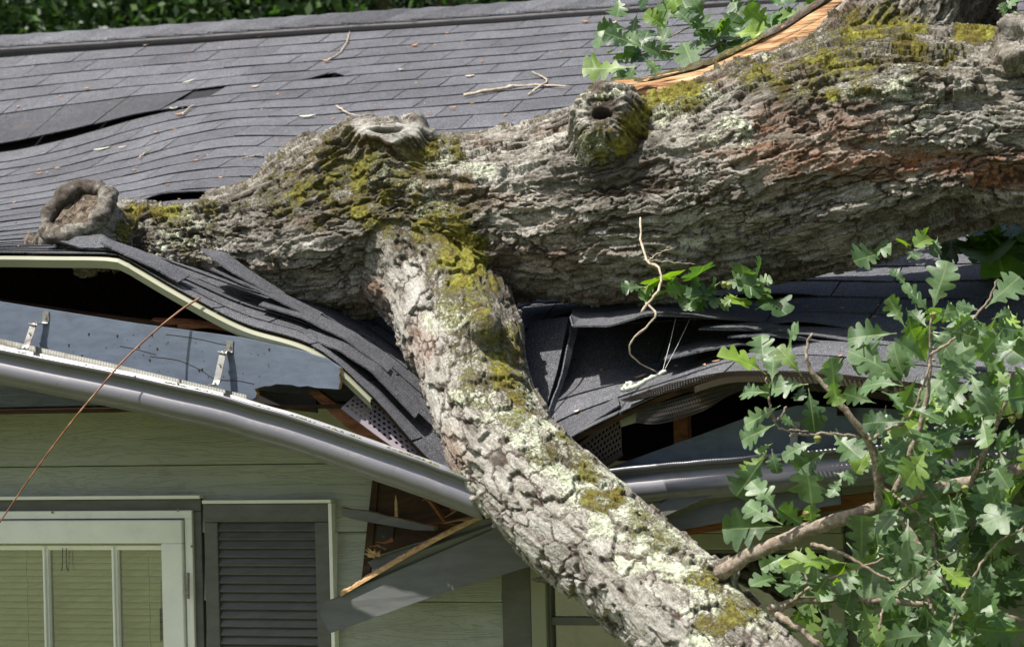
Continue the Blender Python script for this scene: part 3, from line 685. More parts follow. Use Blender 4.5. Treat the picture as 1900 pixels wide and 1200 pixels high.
for i in range(len(zz) - 1):
    z1, z0 = zz[i], zz[i+1]
    segs = [(AL, AR)]; cutz = sorted({z0, z1} | {t for t in (W1T, W2T) if z0 < t < z1})
    for zb, zt in zip(cutz[:-1], cutz[1:]):
        ev = [(AL, AR)]
        for wl, wr, wt in ((W1L, W1R, W1T), (W2L, W2R, W2T)):
            if zt <= wt + 1e-6 and zb > wt - 1.6: ev = [s_ for (l_, r_) in ev for s_ in ((l_, min(r_, wl)), (max(l_, wr), r_)) if s_[1] - s_[0] > .01]
        for l_, r_ in ev:
            if i == 0: r_ = min(r_, A_at(690, 850))       # the top course is gone right of the break
            if r_ - l_ > .01: siding_piece(l_, r_, zb, zt, z0, z1)
mb.build('siding', MAT['siding'], house)
mb = MB(); zt = zz[0]
mb.box(HA(-1.4, WB - .016, zt + .008), AD*.86, BD*.012, ZD*.010); mb.box(HA(-1.4, WB - .006, zt + .045), AD*.86, BD*.010, ZD*.03)
mb.build('frieze_board', MAT['siding'], house)

# --- left window
def wbox(mb, x0, y0, x1, y1, b0, b1, mi=0):            # box between two pixels on the wall, from depth b0 (front) to b1, level with the house
    p, q = H(x0, y0, b0), H(x1, y1, b0); a0, _, z0 = hab(p); a1, _, z1 = hab(q)
    zt = max(z0, z1); zb = min(z0, z1)
    mb.box(HA((a0+a1)/2, (b0+b1)/2, (zt+zb)/2), AD*(a1-a0)/2, BD*(b1-b0)/2, ZD*(zt-zb)/2)
def arect(mb, a0, a1, z0, z1, b0, b1): mb.box(HA((a0+a1)/2, (b0+b1)/2, (z0+z1)/2), AD*(a1-a0)/2, BD*(b1-b0)/2, ZD*(z1-z0)/2)
def frame_m(mb, a0, a1, z0, z1, wd, b0, b1):
    arect(mb, a0, a1, z1-wd, z1, b0, b1); arect(mb, a0, a0+wd, z0, z1-wd, b0, b1); arect(mb, a1-wd, a1, z0, z1-wd, b0, b1); arect(mb, a0+wd, a1-wd, z0, z0+wd, b0, b1)
def bev(o, wd=0.003):
    m = o.modifiers.new('edge', 'BEVEL'); m.width = wd; m.segments = 2; m.limit_method = 'ANGLE'
def A4(px, b): return hab(H(px, 1050, b))[0]
def Z4(px, py, b): return hab(H(px, py, b))[2]
mb = MB(); zb1 = W1T - 1.5
aR0 = A4(376, WB - .03); aR1 = A4(359, WB - .04); aR2 = A4(343, WB - .05); aR3 = A4(300, WB - .055)
zT0 = Z4(200, 926, WB - .03); zT1 = Z4(200, 947, WB - .04); zT2 = Z4(200, 962, WB - .05); zT3 = Z4(200, 1013, WB - .055)
lw = lambda a, c: W1L + (c - a)
win = MB(); frame_m(win, W1L - .02, aR0, zb1, zT0, (aR0 - aR1) + .012, WB - .032, WB + .01); winO = win.build('window', MAT['trim'], house); bev(winO); winO['label'] = 'white framed window with blinds beside the louvered shutter'
mb = MB(); arect(mb, W1L - .03, aR0 + .002, zT0 + .001, zT0 + .012, WB - .045, WB + .0); o = mb.build('drip_cap', MAT['white'], winO); bev(o, .001)
mb = MB(); frame_m(mb, W1L + .04, aR1, zb1 + .05, zT1, (aR1 - aR2), WB - .045, WB + .01); o = mb.build('outer_frame', MAT['white'], winO); bev(o, .002)
mb = MB(); frame_m(mb, W1L + .07, aR2 - .004, zb1 + .08, zT2 - .004, (aR2 - aR3) - .004, WB - .058, WB + .01); o = mb.build('sash', MAT['white'], winO); bev(o, .004)
mb = MB()
for px in (84, 212, -52, -180, -310):
    a_ = A4(px, WB - .03); arect(mb, a_ - .010, a_ + .010, zb1 + .1, zT3 - .002, WB - .030, WB + .0); arect(mb, a_ - .004, a_ + .004, zb1 + .1, zT3 - .002, WB - .040, WB - .031)
arect(mb, W1L + .08, aR3, zT3 - .014, zT3 + .001, WB - .028, WB + .0)
o = mb.build('muntin', MAT['white'], winO); bev(o, .003)
mb = MB(); mb.quad(HA(W1L + .08, WB - .012, zb1 + .1), HA(aR3 + .01, WB - .012, zb1 + .1), HA(aR3 + .01, WB - .012, zT3 + .01), HA(W1L + .08, WB - .012, zT3 + .01))
mb.build('pane', MAT['glass'], winO)
mb = MB(); zz_ = zT3 - .01
while zz_ > zb1 + .1:
    pts = []
    for s_ in (-1, -.5, 0, .5, 1): pts.append((WB + .055 + .0115*s_*0.88, zz_ + s_*0.0115 * 0.755 - .003*(1 - s_*s_)*-1))
    mb.grid([[HA(a_, b_, z_) for a_ in np.linspace(W1L + .08, aR3 + .02, 14)] for b_, z_ in pts]); zz_ -= .0205
o = mb.build('blind', MAT['blind'], winO, solid=.001)
for px in (50, 276, -180):
    m2 = MB(); a_ = A4(px, WB + .04); m2.tube([HA(a_ + .0015*math.sin(q*1.3), WB + .04, zT3 - .01 - q*.02) for q in range(40)], .0009, 4); m2.build('blind_cord', MAT['trim'], o)
mb = MB()                                              # hinge, screws, latch wires, spring
mb.tube([H(348, 1062, WB - .066), H(349, 1110, WB - .066)], .0055, 10)
for y_ in (1062, 1073, 1085, 1097): mb.tube([H(348, y_, WB - .066), H(348, y_ + 7, WB - .066)], .0068, 10)
mb.build('hinge', MAT['zinc'], winO)
mb = MB()
for x_, y_ in ((97, 950), (330, 946), (356, 1013), (308, 969)):
    mb = MB(); mb.tube([H(x_, y_, WB - .044), H(x_, y_, WB - .050)], .0042, 10); mb.build('screw', MAT['zinc'], winO)
mb = MB()
for x_ in (116, 123):
    mb = MB(); mb.tube(fine([H(x_, 1016, WB - .034), H(x_, 1040, WB - .034), H(x_ - 1 + (x_ > 120)*3, 1056, WB - .034), H(x_ + (x_ > 120)*8 - 3, 1058, WB - .034)], 14), .0013, 5); mb.build('latch_wire', MAT['steel'], winO)
mb = MB(); p0 = H(299, 1128, WB - .034); p1 = H(300, 1188, WB - .034)
mb.tube([p0 + (p1-p0)*u + AD*.0045*math.cos(u*130) + BD*.0045*math.sin(u*130) for u in np.linspace(0, 1, 220)], .0011, 4); mb.tube([H(299, 1075, WB - .034), p0], .0008, 4)
mb.build('spring', MAT['steel'], winO)

# --- louvered shutter
SB = WB - .048
sx0, sx1 = A4(380, SB), A4(611, SB); sz1 = Z4(500, 934, SB); sz0 = sz1 - 1.35
mb = MB(); wd = A4(405, SB) - sx0; zt_ = Z4(500, 968, SB)
arect(mb, sx0, sx1, zt_, sz1, SB, SB + .028); arect(mb, sx0, sx0 + wd, sz0, zt_ - .0005, SB, SB + .028); arect(mb, sx1 - wd, sx1, sz0, zt_ - .0005, SB, SB + .028)
shut = mb.build('shutter', MAT['louver'], house); bev(shut, .003); shut['label'] = 'charcoal louvered shutter with pale edge strips'
mb = MB(); z_ = zt_ - .004
while z_ > sz0 + .03:
    mb.box(HA((sx0+sx1)/2, SB + .014, z_ - .012), AD*((sx1-sx0)/2 - wd), BD*.008 + ZD*.012, BD*.003 - ZD*.002); z_ -= .0268
o = mb.build('louvers', MAT['louver'], shut); bev(o, .0012)
mb = MB(); arect(mb, sx0 - .002, sx1 + .012, sz1 + .0015, sz1 + .012, SB - .006, WB); arect(mb, sx1 + .0015, sx1 + .013, sz0, sz1, SB - .003, WB)
o = mb.build('edge_strip', MAT['white'], shut); bev(o, .001)

# --- right window, mostly behind the limb and leaves
def Z5(px, py, b): return hab(H(px, py, b))[2]
w2 = MB(); zT = Z5(1330, 980, WB - .03); zb2 = zT - 1.4
aL2 = A4(930, WB - .03); frame_m(w2, aL2, A4(1600, WB - .03), zb2, zT + .02, A4(984, WB - .03) - aL2, WB - .032, WB + .01)
w2o = w2.build('window', MAT['trim'], house); bev(w2o); w2o['label'] = 'dark window behind the limb and the oak leaves'
mb = MB(); frame_m(mb, A4(984, WB - .05), A4(1566, WB - .05), zb2 + .04, zT - .012, A4(1012, WB - .05) - A4(984, WB - .05), WB - .055, WB + .01)
arect(mb, A4(984, WB - .05), A4(1566, WB - .05), zT - .01, zT + .012, WB - .07, WB - .036)
o = mb.build('outer_frame', MAT['cream'], w2o); bev(o, .003)
mb = MB(); frame_m(mb, A4(1012, WB - .03), A4(1540, WB - .03), zb2 + .06, zT - .05, .016, WB - .035, WB + .0); zm = Z5(1080, 1152, WB - .03)
arect(mb, A4(1020, WB - .03), A4(1535, WB - .03), zm - .012, zm + .012, WB - .032, WB + .0); a_ = A4(1300, WB - .03); arect(mb, a_ - .008, a_ + .008, zb2 + .07, zT - .06, WB - .028, WB + .0)
o = mb.build('sash', MAT['trim'], w2o); bev(o, .002)
mb = MB(); mb.quad(HA(A4(1012, WB), WB - .012, zb2), HA(A4(1540, WB), WB - .012, zb2), HA(A4(1540, WB), WB - .012, zT - .05), HA(A4(1012, WB), WB - .012, zT - .05))
mb.build('pane', MAT['glass'], w2o)

# --- hanging torn soffit panel with its frame and screen
mb = MB(); pb = .385
mb.prism([H(694, 872, pb), H(905, 880, pb), (H(905, 965, pb)), H(842, 990, pb), H(760, 1010, pb), H(700, 1030, pb), H(676, 1082, pb)], BD*.01)
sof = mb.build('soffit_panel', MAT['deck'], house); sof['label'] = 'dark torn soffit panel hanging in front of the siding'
mb = MB(); mb.prism([H(693, 868, pb - .006), H(704, 868, pb - .006), H(694, 980, pb - .006), H(684, 1088, pb - .006), H(669, 1092, pb - .006), H(680, 985, pb - .006)], BD*.015); mb.build('batten', MAT['deck'], sof)
mb = MB(); mb.prism([H(700, 975, pb - .004), H(732, 972, pb - .004), H(728, 998, pb - .004), H(710, 1010, pb - .004), H(698, 1008, pb - .004)], BD*.003); mb.build('torn_screen', MAT['mesh'], sof)
for L in ([(748, 888), (800, 930), (826, 966)], [(796, 900), (842, 942)], [(836, 942), (896, 938)]):
    mb = MB(); mb.tube([H(x_, y_, pb - .03) for x_, y_ in L], .008, 4); mb.build('splinter', MAT['rust_wood'], sof)
rs_ = random.Random(12)
for x_, y_, an, ln in [(880, 962, 2.9, 60), (860, 975, 3.2, 70), (905, 948, 2.7, 50), (820, 1000, 2.8, 46), (715, 1018, 3.4, 30), (870, 935, 2.4, 60), (730, 1000, 2.9, 34), (900, 925, 2.9, 70), (812, 905, 2.2, 50)]:
    p0 = H(x_, y_, .33); p1 = H(x_ + ln*math.cos(an), y_ - ln*math.sin(an)*-.6, .31 + rs_.uniform(-.05, .03)); mid_ = (p0+p1)/2 + ZD*rs_.uniform(-.008, .008)
    mb = MB(); mb.tube([p0, mid_, p1], [rs_.uniform(.004, .009), .004, .0008], 5, jitter=.3); mb.build('splinter', MAT[rs_.choice(('raw', 'raw', 'rust_wood'))], sof)
mb = MB(); mb.prism([H(572, 728, .07), H(590, 724, .07), H(660, 776, .07), H(760, 850, .07), H(742, 856, .07), H(640, 790, .07)], BD*.03); mb.build('rafter', MAT['rust_wood'], house)
mb = MB(); mb.prism([H(462, 722, .075), H(585, 735, .075), H(588, 766, .075), H(510, 756, .075), H(462, 745, .075)], BD*.01); mb.build('torn_screen', MAT['mesh'], house)

# ------------------------------------------------------------------ broken planks hanging from the eave
def plank(name, poly, th, label, raw, mats=None):
    pts = [H(x_, y_, b_ + .20) for x_, y_, b_ in poly]; c0 = np.mean(pts, 0)
    mb = MB(); mb.prism([p - c0 for p in pts], BD * th, 0, 1, raw)
    o = mb.build(name, mats or [MAT['grey_paint'], MAT['raw']]); o.location = Vector(c0); tag(o, label, 'broken plank', None); return o
lo = [(600, 1172, -.02), (603, 1168, -.02)]
up = jag((600, 1120), (630, 1104), 6, 3, .0, 8)[1:] + jag((632, 1104), (800, 1010), 12, 2.2, .02, 9) + jag((802, 1008), (918, 950), 9, 2.5, .05, 10)
plank('broken_plank', [(612, 1174, .0), (594, 1140, .0), (597, 1122, .0)] + up + [(1010, 940, .07), (1010, 1042, .07), (820, 1100, .03)], .022, 'big grey splintered plank hanging diagonally below the limb', set(range(2, 29)))
p_big = MB()
ed = [(632, 1106, -.004), (700, 1066, .004), (800, 1009, .014), (918, 950, .044)]
rr = [[H(x_, y_, b_ + .20) for x_, y_, b_ in ed], [H(x_, y_ - 9, b_ + .204) for x_, y_, b_ in ed], [H(x_, y_ - 11, b_ + .23) for x_, y_, b_ in ed]]
g = patch(rr, 60, 5)
for j in range(1, 4):
    for i in range(60): g[j][i] += ZD*random.uniform(-.003, .003)
c0 = g.mean((0, 1)); p_big.grid(g - c0)
o = p_big.build('wood_sliver', MAT['raw'], solid=.006); o.location = Vector(c0); tag(o, 'long torn sliver of raw pine lying along the big hanging plank', 'splinter')
plank('broken_plank', [(688, 1050, .10), (682, 1042, .10)] + jag((700, 1033), (800, 998), 8, 2, .09, 11) + jag((805, 996), (905, 955), 7, 2, .09, 12) + [(905, 968, .09), (800, 1018, .09), (720, 1056, .10), (700, 1062, .10)], .02, 'narrow grey plank with frayed tan edge behind the big hanging plank', set(range(1, 17)))
plank('broken_plank', jag((632, 941), (700, 952), 5, 2, .12, 13) + jag((702, 953), (806, 976), 7, 1.6, .12, 14) + [(806, 984, .12), (770, 983, .12), (650, 962, .12), (634, 955, .12)], .03, 'thin splintered plank jutting left above the other hanging planks', set(range(0, 12)) | {15})
mb = MB(); pts = [H(736, 958, .32), H(735, 930, .32), H(734, 918, .32)]; mb.tube([p - pts[0] for p in pts], [.006, .005, .001], 5)
o = mb.build('wood_sliver', MAT['raw']); o.location = Vector(pts[0]); tag(o, 'small upright pine splinter standing on the thin jutting plank', 'splinter')
mb = MB(); r_ = random.Random(5); c0 = H(690, 1030, .28)
for q in range(9):
    d_ = AD*r_.uniform(-.03, .03) + ZD*r_.uniform(-.01, .025); mb.tube([AD*r_.uniform(-.01, .03), d_*.6 + AD*.01 - BD*.01, d_], [.006, .004, .001], 5)
o = mb.build('wood_sliver', MAT['raw']); o.location = Vector(c0); tag(o, 'curled tuft of fresh wood fibres on the narrow plank tip', 'splinter')

#TREE
# ------------------------------------------------------------------ fallen oak: trunk and limb as one skin of bark
oak = empty('fallen_oak', H(900, 420, .5), 'massive fallen oak trunk with mossy limb crushing the eave of the house', 'tree')
MAINL = [(216, 424, 44, .44), (255, 432, 50, .46), (300, 440, 57, .47), (400, 447, 86, .49), (500, 448, 120, .50), (600, 440, 146, .52), (700, 422, 150, .54), (800, 408, 146, .55), (900, 400, 149, .55), (1000, 395, 157, .55), (1100, 382, 173, .55), (1200, 368, 179, .54), (1300, 350, 184, .53), (1400, 325, 196, .52), (1500, 296, 204, .50), (1600, 268, 206, .50), (1700, 248, 196, .50), (1800, 238, 176, .50), (1900, 240, 166, .50), (2050, 232, 170, .52), (2300, 215, 175, .56), (2700, 190, 180, .62)]
FORK = [(1500, 260, 150, .56), (1600, 180, 150, .60), (1680, 90, 140, .64), (1740, -20, 135, .66), (1800, -160, 135, .68), (1880, -380, 130, .70)]
LIMB = [(735, 420, 128, .52), (790, 492, 116, .46), (832, 560, 106, .37), (866, 650, 104, .24), (891, 735, 96, .11), (930, 828, 101, -.01), (1000, 900, 107, -.10), (1072, 968, 108, -.18), (1152, 1038, 107, -.27), (1235, 1110, 110, -.36), (1315, 1185, 112, -.45), (1420, 1290, 110, -.56), (1600, 1480, 105, -.75), (1900, 1900, 100, -1.1)]
def axis(L, n):
    p = np.array([H(x, y, b) for x, y, r, b in L]); s = np.array([scale_at(q) for q in p]); r = np.array([l[2] for l in L]) / s
    c = fine(np.hstack([p, r[:, None]]), n); return c[:, :3], c[:, 3]
AX = [axis(MAINL, 150), axis(FORK, 50), axis(LIMB, 100)]
mb = MB()
for c, r in AX: mb.tube(c, r, 40)
def ptube(L, seg=28):
    p = np.array([H(x, y, b) for x, y, r, b in L]); mb.tube(p, [l[2] / scale_at(q) for l, q in zip(L, p)], seg)
ptube([(745, 380, 120, .50), (732, 310, 100, .46), (718, 262, 82, .43), (714, 244, 72, .42), (714, 234, 64, .42)])      # healed stump on top
ptube([(560, 430, 130, .52), (640, 350, 112, .50), (700, 290, 80, .47)])
ptube([(1150, 300, 100, .44), (1134, 250, 76, .33), (1121, 216, 58, .245), (1117, 209, 52, .215)])                         # knot with a hole
N3 = -BD*0.66 - AD*0.22 + ZD*0.70; N3 = N3/np.linalg.norm(N3); C3_ = H(143, 392, .18); S3 = scale_at(C3_)
mb.tube([H(235, 432, .46), H(195, 424, .36), C3_ - N3*.13 + BD*.05, C3_ - N3*.08, C3_ - N3*.022], [48/S3, 52/S3, 56/S3, 64/S3, 62/S3], 28)   # left cut stump
ptube([(100, 432, 30, .42), (85, 455, 26, .45), (40, 470, 14, .5), (-40, 480, 8, .5)], 12)
ptube([(890, 610, 40, .15), (901, 600, 27, .02), (903, 597, 18, .0)], 14)
ptube([(1905, 140, 80, .42), (1900, 95, 60, .34), (1893, 75, 40, .27)], 20)
ptube([(1345, 1062, 30, -.42), (1370, 1048, 22, -.42)], 12)
def torus(cx, cy, R, rr, b, nrm, sx=1.0, n=40, m=10):
    c = H(cx, cy, b); s = scale_at(c); nrm = np.asarray(nrm, float); nrm /= np.linalg.norm(nrm)
    u = np.cross(nrm, ZD); u /= np.linalg.norm(u); v = np.cross(u, nrm); u, v = u*math.cos(.5)+v*math.sin(.5), v*math.cos(.5)-u*math.sin(.5)
    rings = []
    for i in range(n):
        t = 2*math.pi*i/n; d = u*math.cos(t)*sx + v*math.sin(t); w_ = rr*(1 + .25*math.sin(3*t+1) + .15*math.sin(7*t))
        rings.append([c + d*(R/s) + (d*math.cos(2*math.pi*j/m) + nrm*math.sin(2*math.pi*j/m))*(w_/s) for j in range(m)])
    rings.append(rings[0]); mb.grid(rings, closed=True)
torus(1890, 72, 34, 15, .25, -BD*.8 - AD*.5 + ZD*.3)
torus(1117, 209, 36, 13, .215, -BD*.9 + ZD*.40 - AD*.1)
torus(718, 244, 50, 11, .40, ZD*.85 - BD*.5, 1.25)
tmp = mb.build('trunk_base', MAT['bark'])
m = tmp.modifiers.new('r', 'REMESH'); m.mode = 'VOXEL'; m.voxel_size = 0.0125
m = tmp.modifiers.new('s', 'SMOOTH'); m.factor = 0.5; m.iterations = 7
m = tmp.modifiers.new('d', 'SUBSURF'); m.levels = 2; m.render_levels = 2; m.subdivision_type = 'CATMULL_CLARK'
dg = bpy.context.evaluated_depsgraph_get(); ev = tmp.evaluated_get(dg)
me = bpy.data.meshes.new_from_object(ev); bpy.data.objects.remove(tmp)
n = len(me.vertices); co = np.empty(n*3, np.float32); me.vertices.foreach_get('co', co); co = co.reshape(-1, 3).astype(float)
nm = np.empty(n*3, np.float32); me.vertex_normals.foreach_get('vector', nm); nm = nm.reshape(-1, 3).astype(float)
# axis coordinates: s along the wood, two across
bestd = np.full(n, 9.); bark = np.zeros((n, 3)); limbw = np.zeros(n); off = [0, 31.7, 63.1]; surf = []
for kx, (c, r) in enumerate(AX):
    t = np.gradient(c, axis=0); t /= np.linalg.norm(t, axis=1)[:, None]; s = np.concatenate([[0], np.cumsum(np.linalg.norm(np.diff(c, axis=0), axis=1))])
    ref = np.array([.2, -.9, .3]); U = []
    for i in range(len(c)):
        u = ref - t[i]*ref.dot(t[i]); u /= np.linalg.norm(u); ref = u; U.append(u)
    U = np.array(U); V = np.cross(t, U)
    for lo in range(0, n, 60000):
        q = co[lo:lo+60000]; d2 = ((q[:, None, :] - c[None])**2).sum(2) / (r[None]**2); j = d2.argmin(1); dd = np.sqrt(d2[np.arange(len(q)), j])
        v = q - c[j]; sl_ = s[j] + (v*t[j]).sum(1); x = (v*U[j]).sum(1); y = (v*V[j]).sum(1); L = np.sqrt(x*x+y*y) + 1e-6
        sc_ = np.maximum(r[j], .05)
        bc = np.stack([sl_ + off[kx], x/L*sc_, y/L*sc_], 1); up = dd < bestd[lo:lo+60000]
        bark[lo:lo+60000][up] = bc[up]; limbw[lo:lo+60000][up] = float(kx == 2); bestd[lo:lo+60000][up] = dd[up]
pxy = np.stack(proj(co), 1); PX, PY = pxy[:, 0], pxy[:, 1]
view = co / np.linalg.norm(co, axis=1)[:, None]; facing = -(nm*view).sum(1); front = smooth01(-.15, .2, facing)
PXn = PX + 22*(fbm(bark*14, 3, 70) - .5)*2; PYn = PY + 22*(fbm(bark*14 + 9, 3, 75) - .5)*2
def blob(L, soft=.5):
    o_ = np.zeros(n)
    for x, y, rx, ry, a in L:
        d = np.sqrt(((PXn-x)/rx)**2 + ((PYn-y)/ry)**2); o_ = np.maximum(o_, a*smooth01(1+soft*.6, 1-soft, d))
    return o_ * front
# ---- bark relief
warp = np.stack([fbm(bark*9 + 3*i, 3, 20+5*i) for i in range(3)], 1) - .5
fw = np.stack([fbm(bark*np.array([30, 55, 55]) + 7*i, 3, 40+5*i) for i in range(3)], 1) - .5
def plates(L_, W_, seed, ws, fs):
    p = (bark + warp*np.array([ws*2, ws, ws]) + fw*np.array([fs*2, fs, fs])) / np.array([L_, W_, W_])
    return voronoi(p, seed)
isl = limbw
f1, f2, rid, cv = plates(.235, .062, 3, .06, .022)
g1, g2, gid, gv = plates(.125, .085, 13, .05, .028)
h1, h2, hid, hv = plates(.075, .026, 23, .03, .014)
e_m = f2 - f1; e_l = g2 - g1; e_s = h2 - h1
edge = np.where(isl > .5, e_l, e_m); pid = np.where(isl > .5, gid, rid); tilt = np.where(isl > .5, gv[:, 0] + .6*gv[:, 1], cv[:, 0]*.5 + 1.0*cv[:, 2])
sx_ = np.where(isl > .5, .006, .0115)
big = fbm(bark*np.array([3, 9, 9]), 4, 60)
rough = fbm(bark*np.array([22, 60, 60]), 4, 64)
ridg = 1 - np.abs(2*fbm(bark*np.array([5, 34, 34]) + warp*.6, 4, 66) - 1)
jag_ = fw*np.array([1.2, 1, 1])
def terrace(scale, lev, seed, gain=.55):
    T = fbm((bark + warp*.03 + jag_*.012)*np.array(scale), 5, seed, gain)*lev; fl_ = np.floor(T); f = T - fl_
    return (fl_ + smooth01(0, .055, f) - .30*smooth01(.25, 1.0, f))/lev, smooth01(.80, .98, f)*1.0 + smooth01(.10, .0, f)*.5, fl_  # second value darkens each ledge foot, its shadow painted into the colour
tA, fA, idA = terrace([3.4, 14, 14], 8, 210, .50)
tB, fB, idB = terrace([7.0, 11, 11], 5, 220, .44)
tC, fC, idC = terrace([14, 42, 42], 7, 230)
tt = np.where(isl > .5, tB, tA); ff = np.where(isl > .5, fB, fA); ii = np.where(isl > .5, idB, idA)
fis = np.abs(2*fbm(bark*np.array([2.6, 26, 26]) + warp*.9, 3, 240) - 1)
fism = smooth01(.075, .015, fis)*smooth01(.42, .58, vnoise(bark*np.array([3, 8, 8]), 93))*np.where(isl > .5, .25, 1.0)
vor = smooth01(.075, .012, edge + .05*(rough-.5))*smooth01(.40, .60, vnoise(bark*np.array([6, 16, 16]) + 3, 90) + .10*isl)
foot = ff*smooth01(.40, .62, vnoise(bark*np.array([5, 11, 11]), 94) + .1)
crack_shade = np.clip(np.maximum(np.maximum(vor, fism), foot*.85), 0, 1)
ledge_shade = fC*smooth01(.50, .66, vnoise(bark*np.array([8, 20, 20]), 91))*.7
pid = (np.sin(ii*12.9898 + np.floor(bark[:, 0]*1.3)*4.1)*43758.5453) % 1.0*.45 + .3*pid + .25*tC
hgt = np.where(isl > .5, .050, .095)*(tt-.5) + np.where(isl > .5, .010, .022)*(tC-.5) - np.where(isl > .5, .004, .007)*np.maximum(vor, fism) + np.where(isl > .5, .0035, .004)*np.clip(tilt, -.6, .6)*(1-vor) + np.where(isl > .5, .0035, .006)*(rough-.5) + .010*(big-.5) + np.where(isl > .5, .001, .005)*(ridg-.6)
# smooth callus on the knots: less relief there
calm = blob([(715, 240, 66, 18, 1), (142, 391, 95, 70, 1), (1890, 72, 50, 50, .9), (1117, 207, 44, 38, .55)], .35)
hgt *= (1 - .90*calm)
fine_r = fbm(co*np.array([60, 60, 60]), 3, 99)
hgt += calm*.006*(fine_r-.5)
moss = blob([(620, 350, 230, 100, .40), (760, 380, 170, 130, .44), (880, 580, 80, 190, .46), (960, 740, 70, 90, .42), (1060, 850, 80, 60, .40), (1200, 970, 90, 60, .38), (340, 420, 130, 60, .42), (1580, 110, 260, 90, .40), (1250, 195, 110, 30, .5), (690, 270, 110, 50, .45), (650, 320, 80, 60, .62), (580, 350, 70, 55, .55), (760, 300, 60, 40, .55), (820, 280, 55, 25, .62), (700, 380, 120, 60, .60), (800, 360, 90, 50, .45), (810, 420, 90, 50, .66), (860, 480, 62, 60, .92), (890, 540, 40, 60, .72), (860, 555, 60, 50, .58), (900, 620, 45, 60, .60), (935, 660, 45, 70, .75), (960, 720, 30, 45, .68), (940, 690, 45, 50, .62), (905, 745, 45, 25, .45), (240, 410, 30, 40, .85), (300, 400, 60, 20, .62), (400, 385, 80, 18, .5), (370, 470, 30, 25, .4), (1190, 215, 26, 42, .85), (1230, 190, 60, 25, .9), (1290, 175, 60, 22, .75), (1100, 250, 40, 50, .62), (1125, 185, 40, 16, .6), (1165, 240, 34, 40, .85), (1150, 262, 30, 26, .62), (1190, 235, 30, 30, .7), (1640, 50, 90, 40, .72), (1540, 110, 60, 35, .60), (1600, 130, 90, 32, .58), (1690, 95, 60, 25, .6), (1480, 160, 70, 35, .50), (1580, 175, 80, 18, .6), (1640, 125, 70, 25, .5), (1820, 70, 55, 22, .85), (1770, 110, 50, 18, .5), (1400, 145, 60, 25, .55), (1120, 925, 48, 28, .72), (1000, 845, 40, 18, .42), (1080, 865, 26, 30, .55), (1310, 1080, 50, 30, .62), (1370, 1130, 60, 40, .60), (1330, 1160, 50, 30, .55), (1190, 945, 40, 25, .5), (1060, 810, 26, 35, .6), (1230, 1010, 50, 25, .4)])
mn_ = fbm(co*22, 4, 140); moss = moss*(.72 + .56*smooth01(.30, .70, mn_))
moss = np.maximum(moss, (1-front)*.45*smooth01(.0, .8, nm[:, 2]))
lich = blob([(330, 425, 60, 40, .55), (280, 470, 50, 25, .5), (250, 440, 30, 40, .4), (360, 410, 70, 20, .42), (700, 310, 80, 40, .40), (780, 330, 70, 40, .44), (830, 300, 50, 30, .48), (800, 390, 60, 40, .46), (850, 420, 40, 30, .46), (840, 590, 55, 40, .72), (890, 660, 60, 30, .50), (930, 640, 40, 50, .58), (900, 735, 70, 30, .74), (960, 745, 50, 40, .72), (900, 775, 50, 30, .5), (990, 800, 60, 40, .78), (1040, 860, 70, 50, .84), (1110, 900, 70, 50, .82), (1060, 930, 40, 30, .50), (1150, 960, 70, 50, .84), (1220, 1010, 70, 45, .82), (1180, 1040, 60, 40, .66), (1280, 1060, 60, 40, .80), (1340, 1110, 60, 40, .76), (1290, 1120, 50, 40, .52), (1380, 1160, 60, 40, .72), (1330, 1190, 60, 30, .6), (1110, 265, 45, 25, .62), (1100, 190, 30, 18, .7), (1140, 180, 28, 14, .75), (1170, 355, 18, 16, .85), (1138, 357, 10, 10, .7), (1085, 290, 24, 28, .55), (1240, 215, 50, 16, .5), (1300, 190, 70, 14, .6), (1360, 240, 50, 16, .62), (1350, 262, 60, 12, .5), (1410, 115, 50, 14, .6), (1480, 165, 26, 16, .6), (1600, 178, 50, 16, .62), (1540, 85, 40, 20, .45), (1680, 170, 50, 24, .5), (1720, 200, 40, 22, .48), (1680, 245, 50, 16, .5), (1700, 130, 40, 14, .45), (1080, 610, 20, 10, .3), (890, 320, 50, 14, .5), (850, 300, 60, 16, .5)])
lich = np.where(limbw > .5, lich*1.02, lich)*(.52 + .85*smooth01(.30, .66, fbm(bark*np.array([16, 26, 26]), 4, 120)))
red = np.maximum(blob([(1640, 300, 300, 26, .75), (1760, 300, 160, 22, .95), (1460, 285, 120, 30, .55), (1440, 215, 60, 30, .5), (1580, 240, 120, 30, .45), (1850, 320, 80, 22, .9), (1560, 200, 80, 30, .35), (1350, 285, 60, 16, .4), (700, 265, 60, 16, .5), (850, 350, 40, 18, .35), (1640, 335, 50, 14, .8), (700, 560, 40, 50, .35), (780, 640, 30, 60, .35), (840, 850, 25, 60, .35), (1000, 490, 80, 12, .4)]), .22*(1-limbw)*smooth01(.58, .72, fbm(bark*np.array([4, 14, 14]), 3, 130)))
dark_tone = blob([(1150, 320, 110, 55, .80), (1060, 330, 60, 40, .6), (1200, 290, 60, 40, .6), (1440, 180, 60, 40, .45), (560, 380, 90, 45, .45), (640, 420, 100, 45, .42), (480, 420, 80, 45, .35), (940, 500, 26, 60, .8), (960, 545, 60, 20, .7), (650, 480, 90, 40, .30), (1830, 30, 60, 40, .95), (1820, 60, 50, 20, .5), (903, 598, 22, 20, .8), (1480, 195, 80, 20, .5), (1590, 205, 60, 14, .6), (1117, 209, 27, 22, 1.0), (1700, 400, 260, 22, .5), (1400, 480, 250, 30, .30)])  # darker bark below the knot, in hollows and along the lower edge
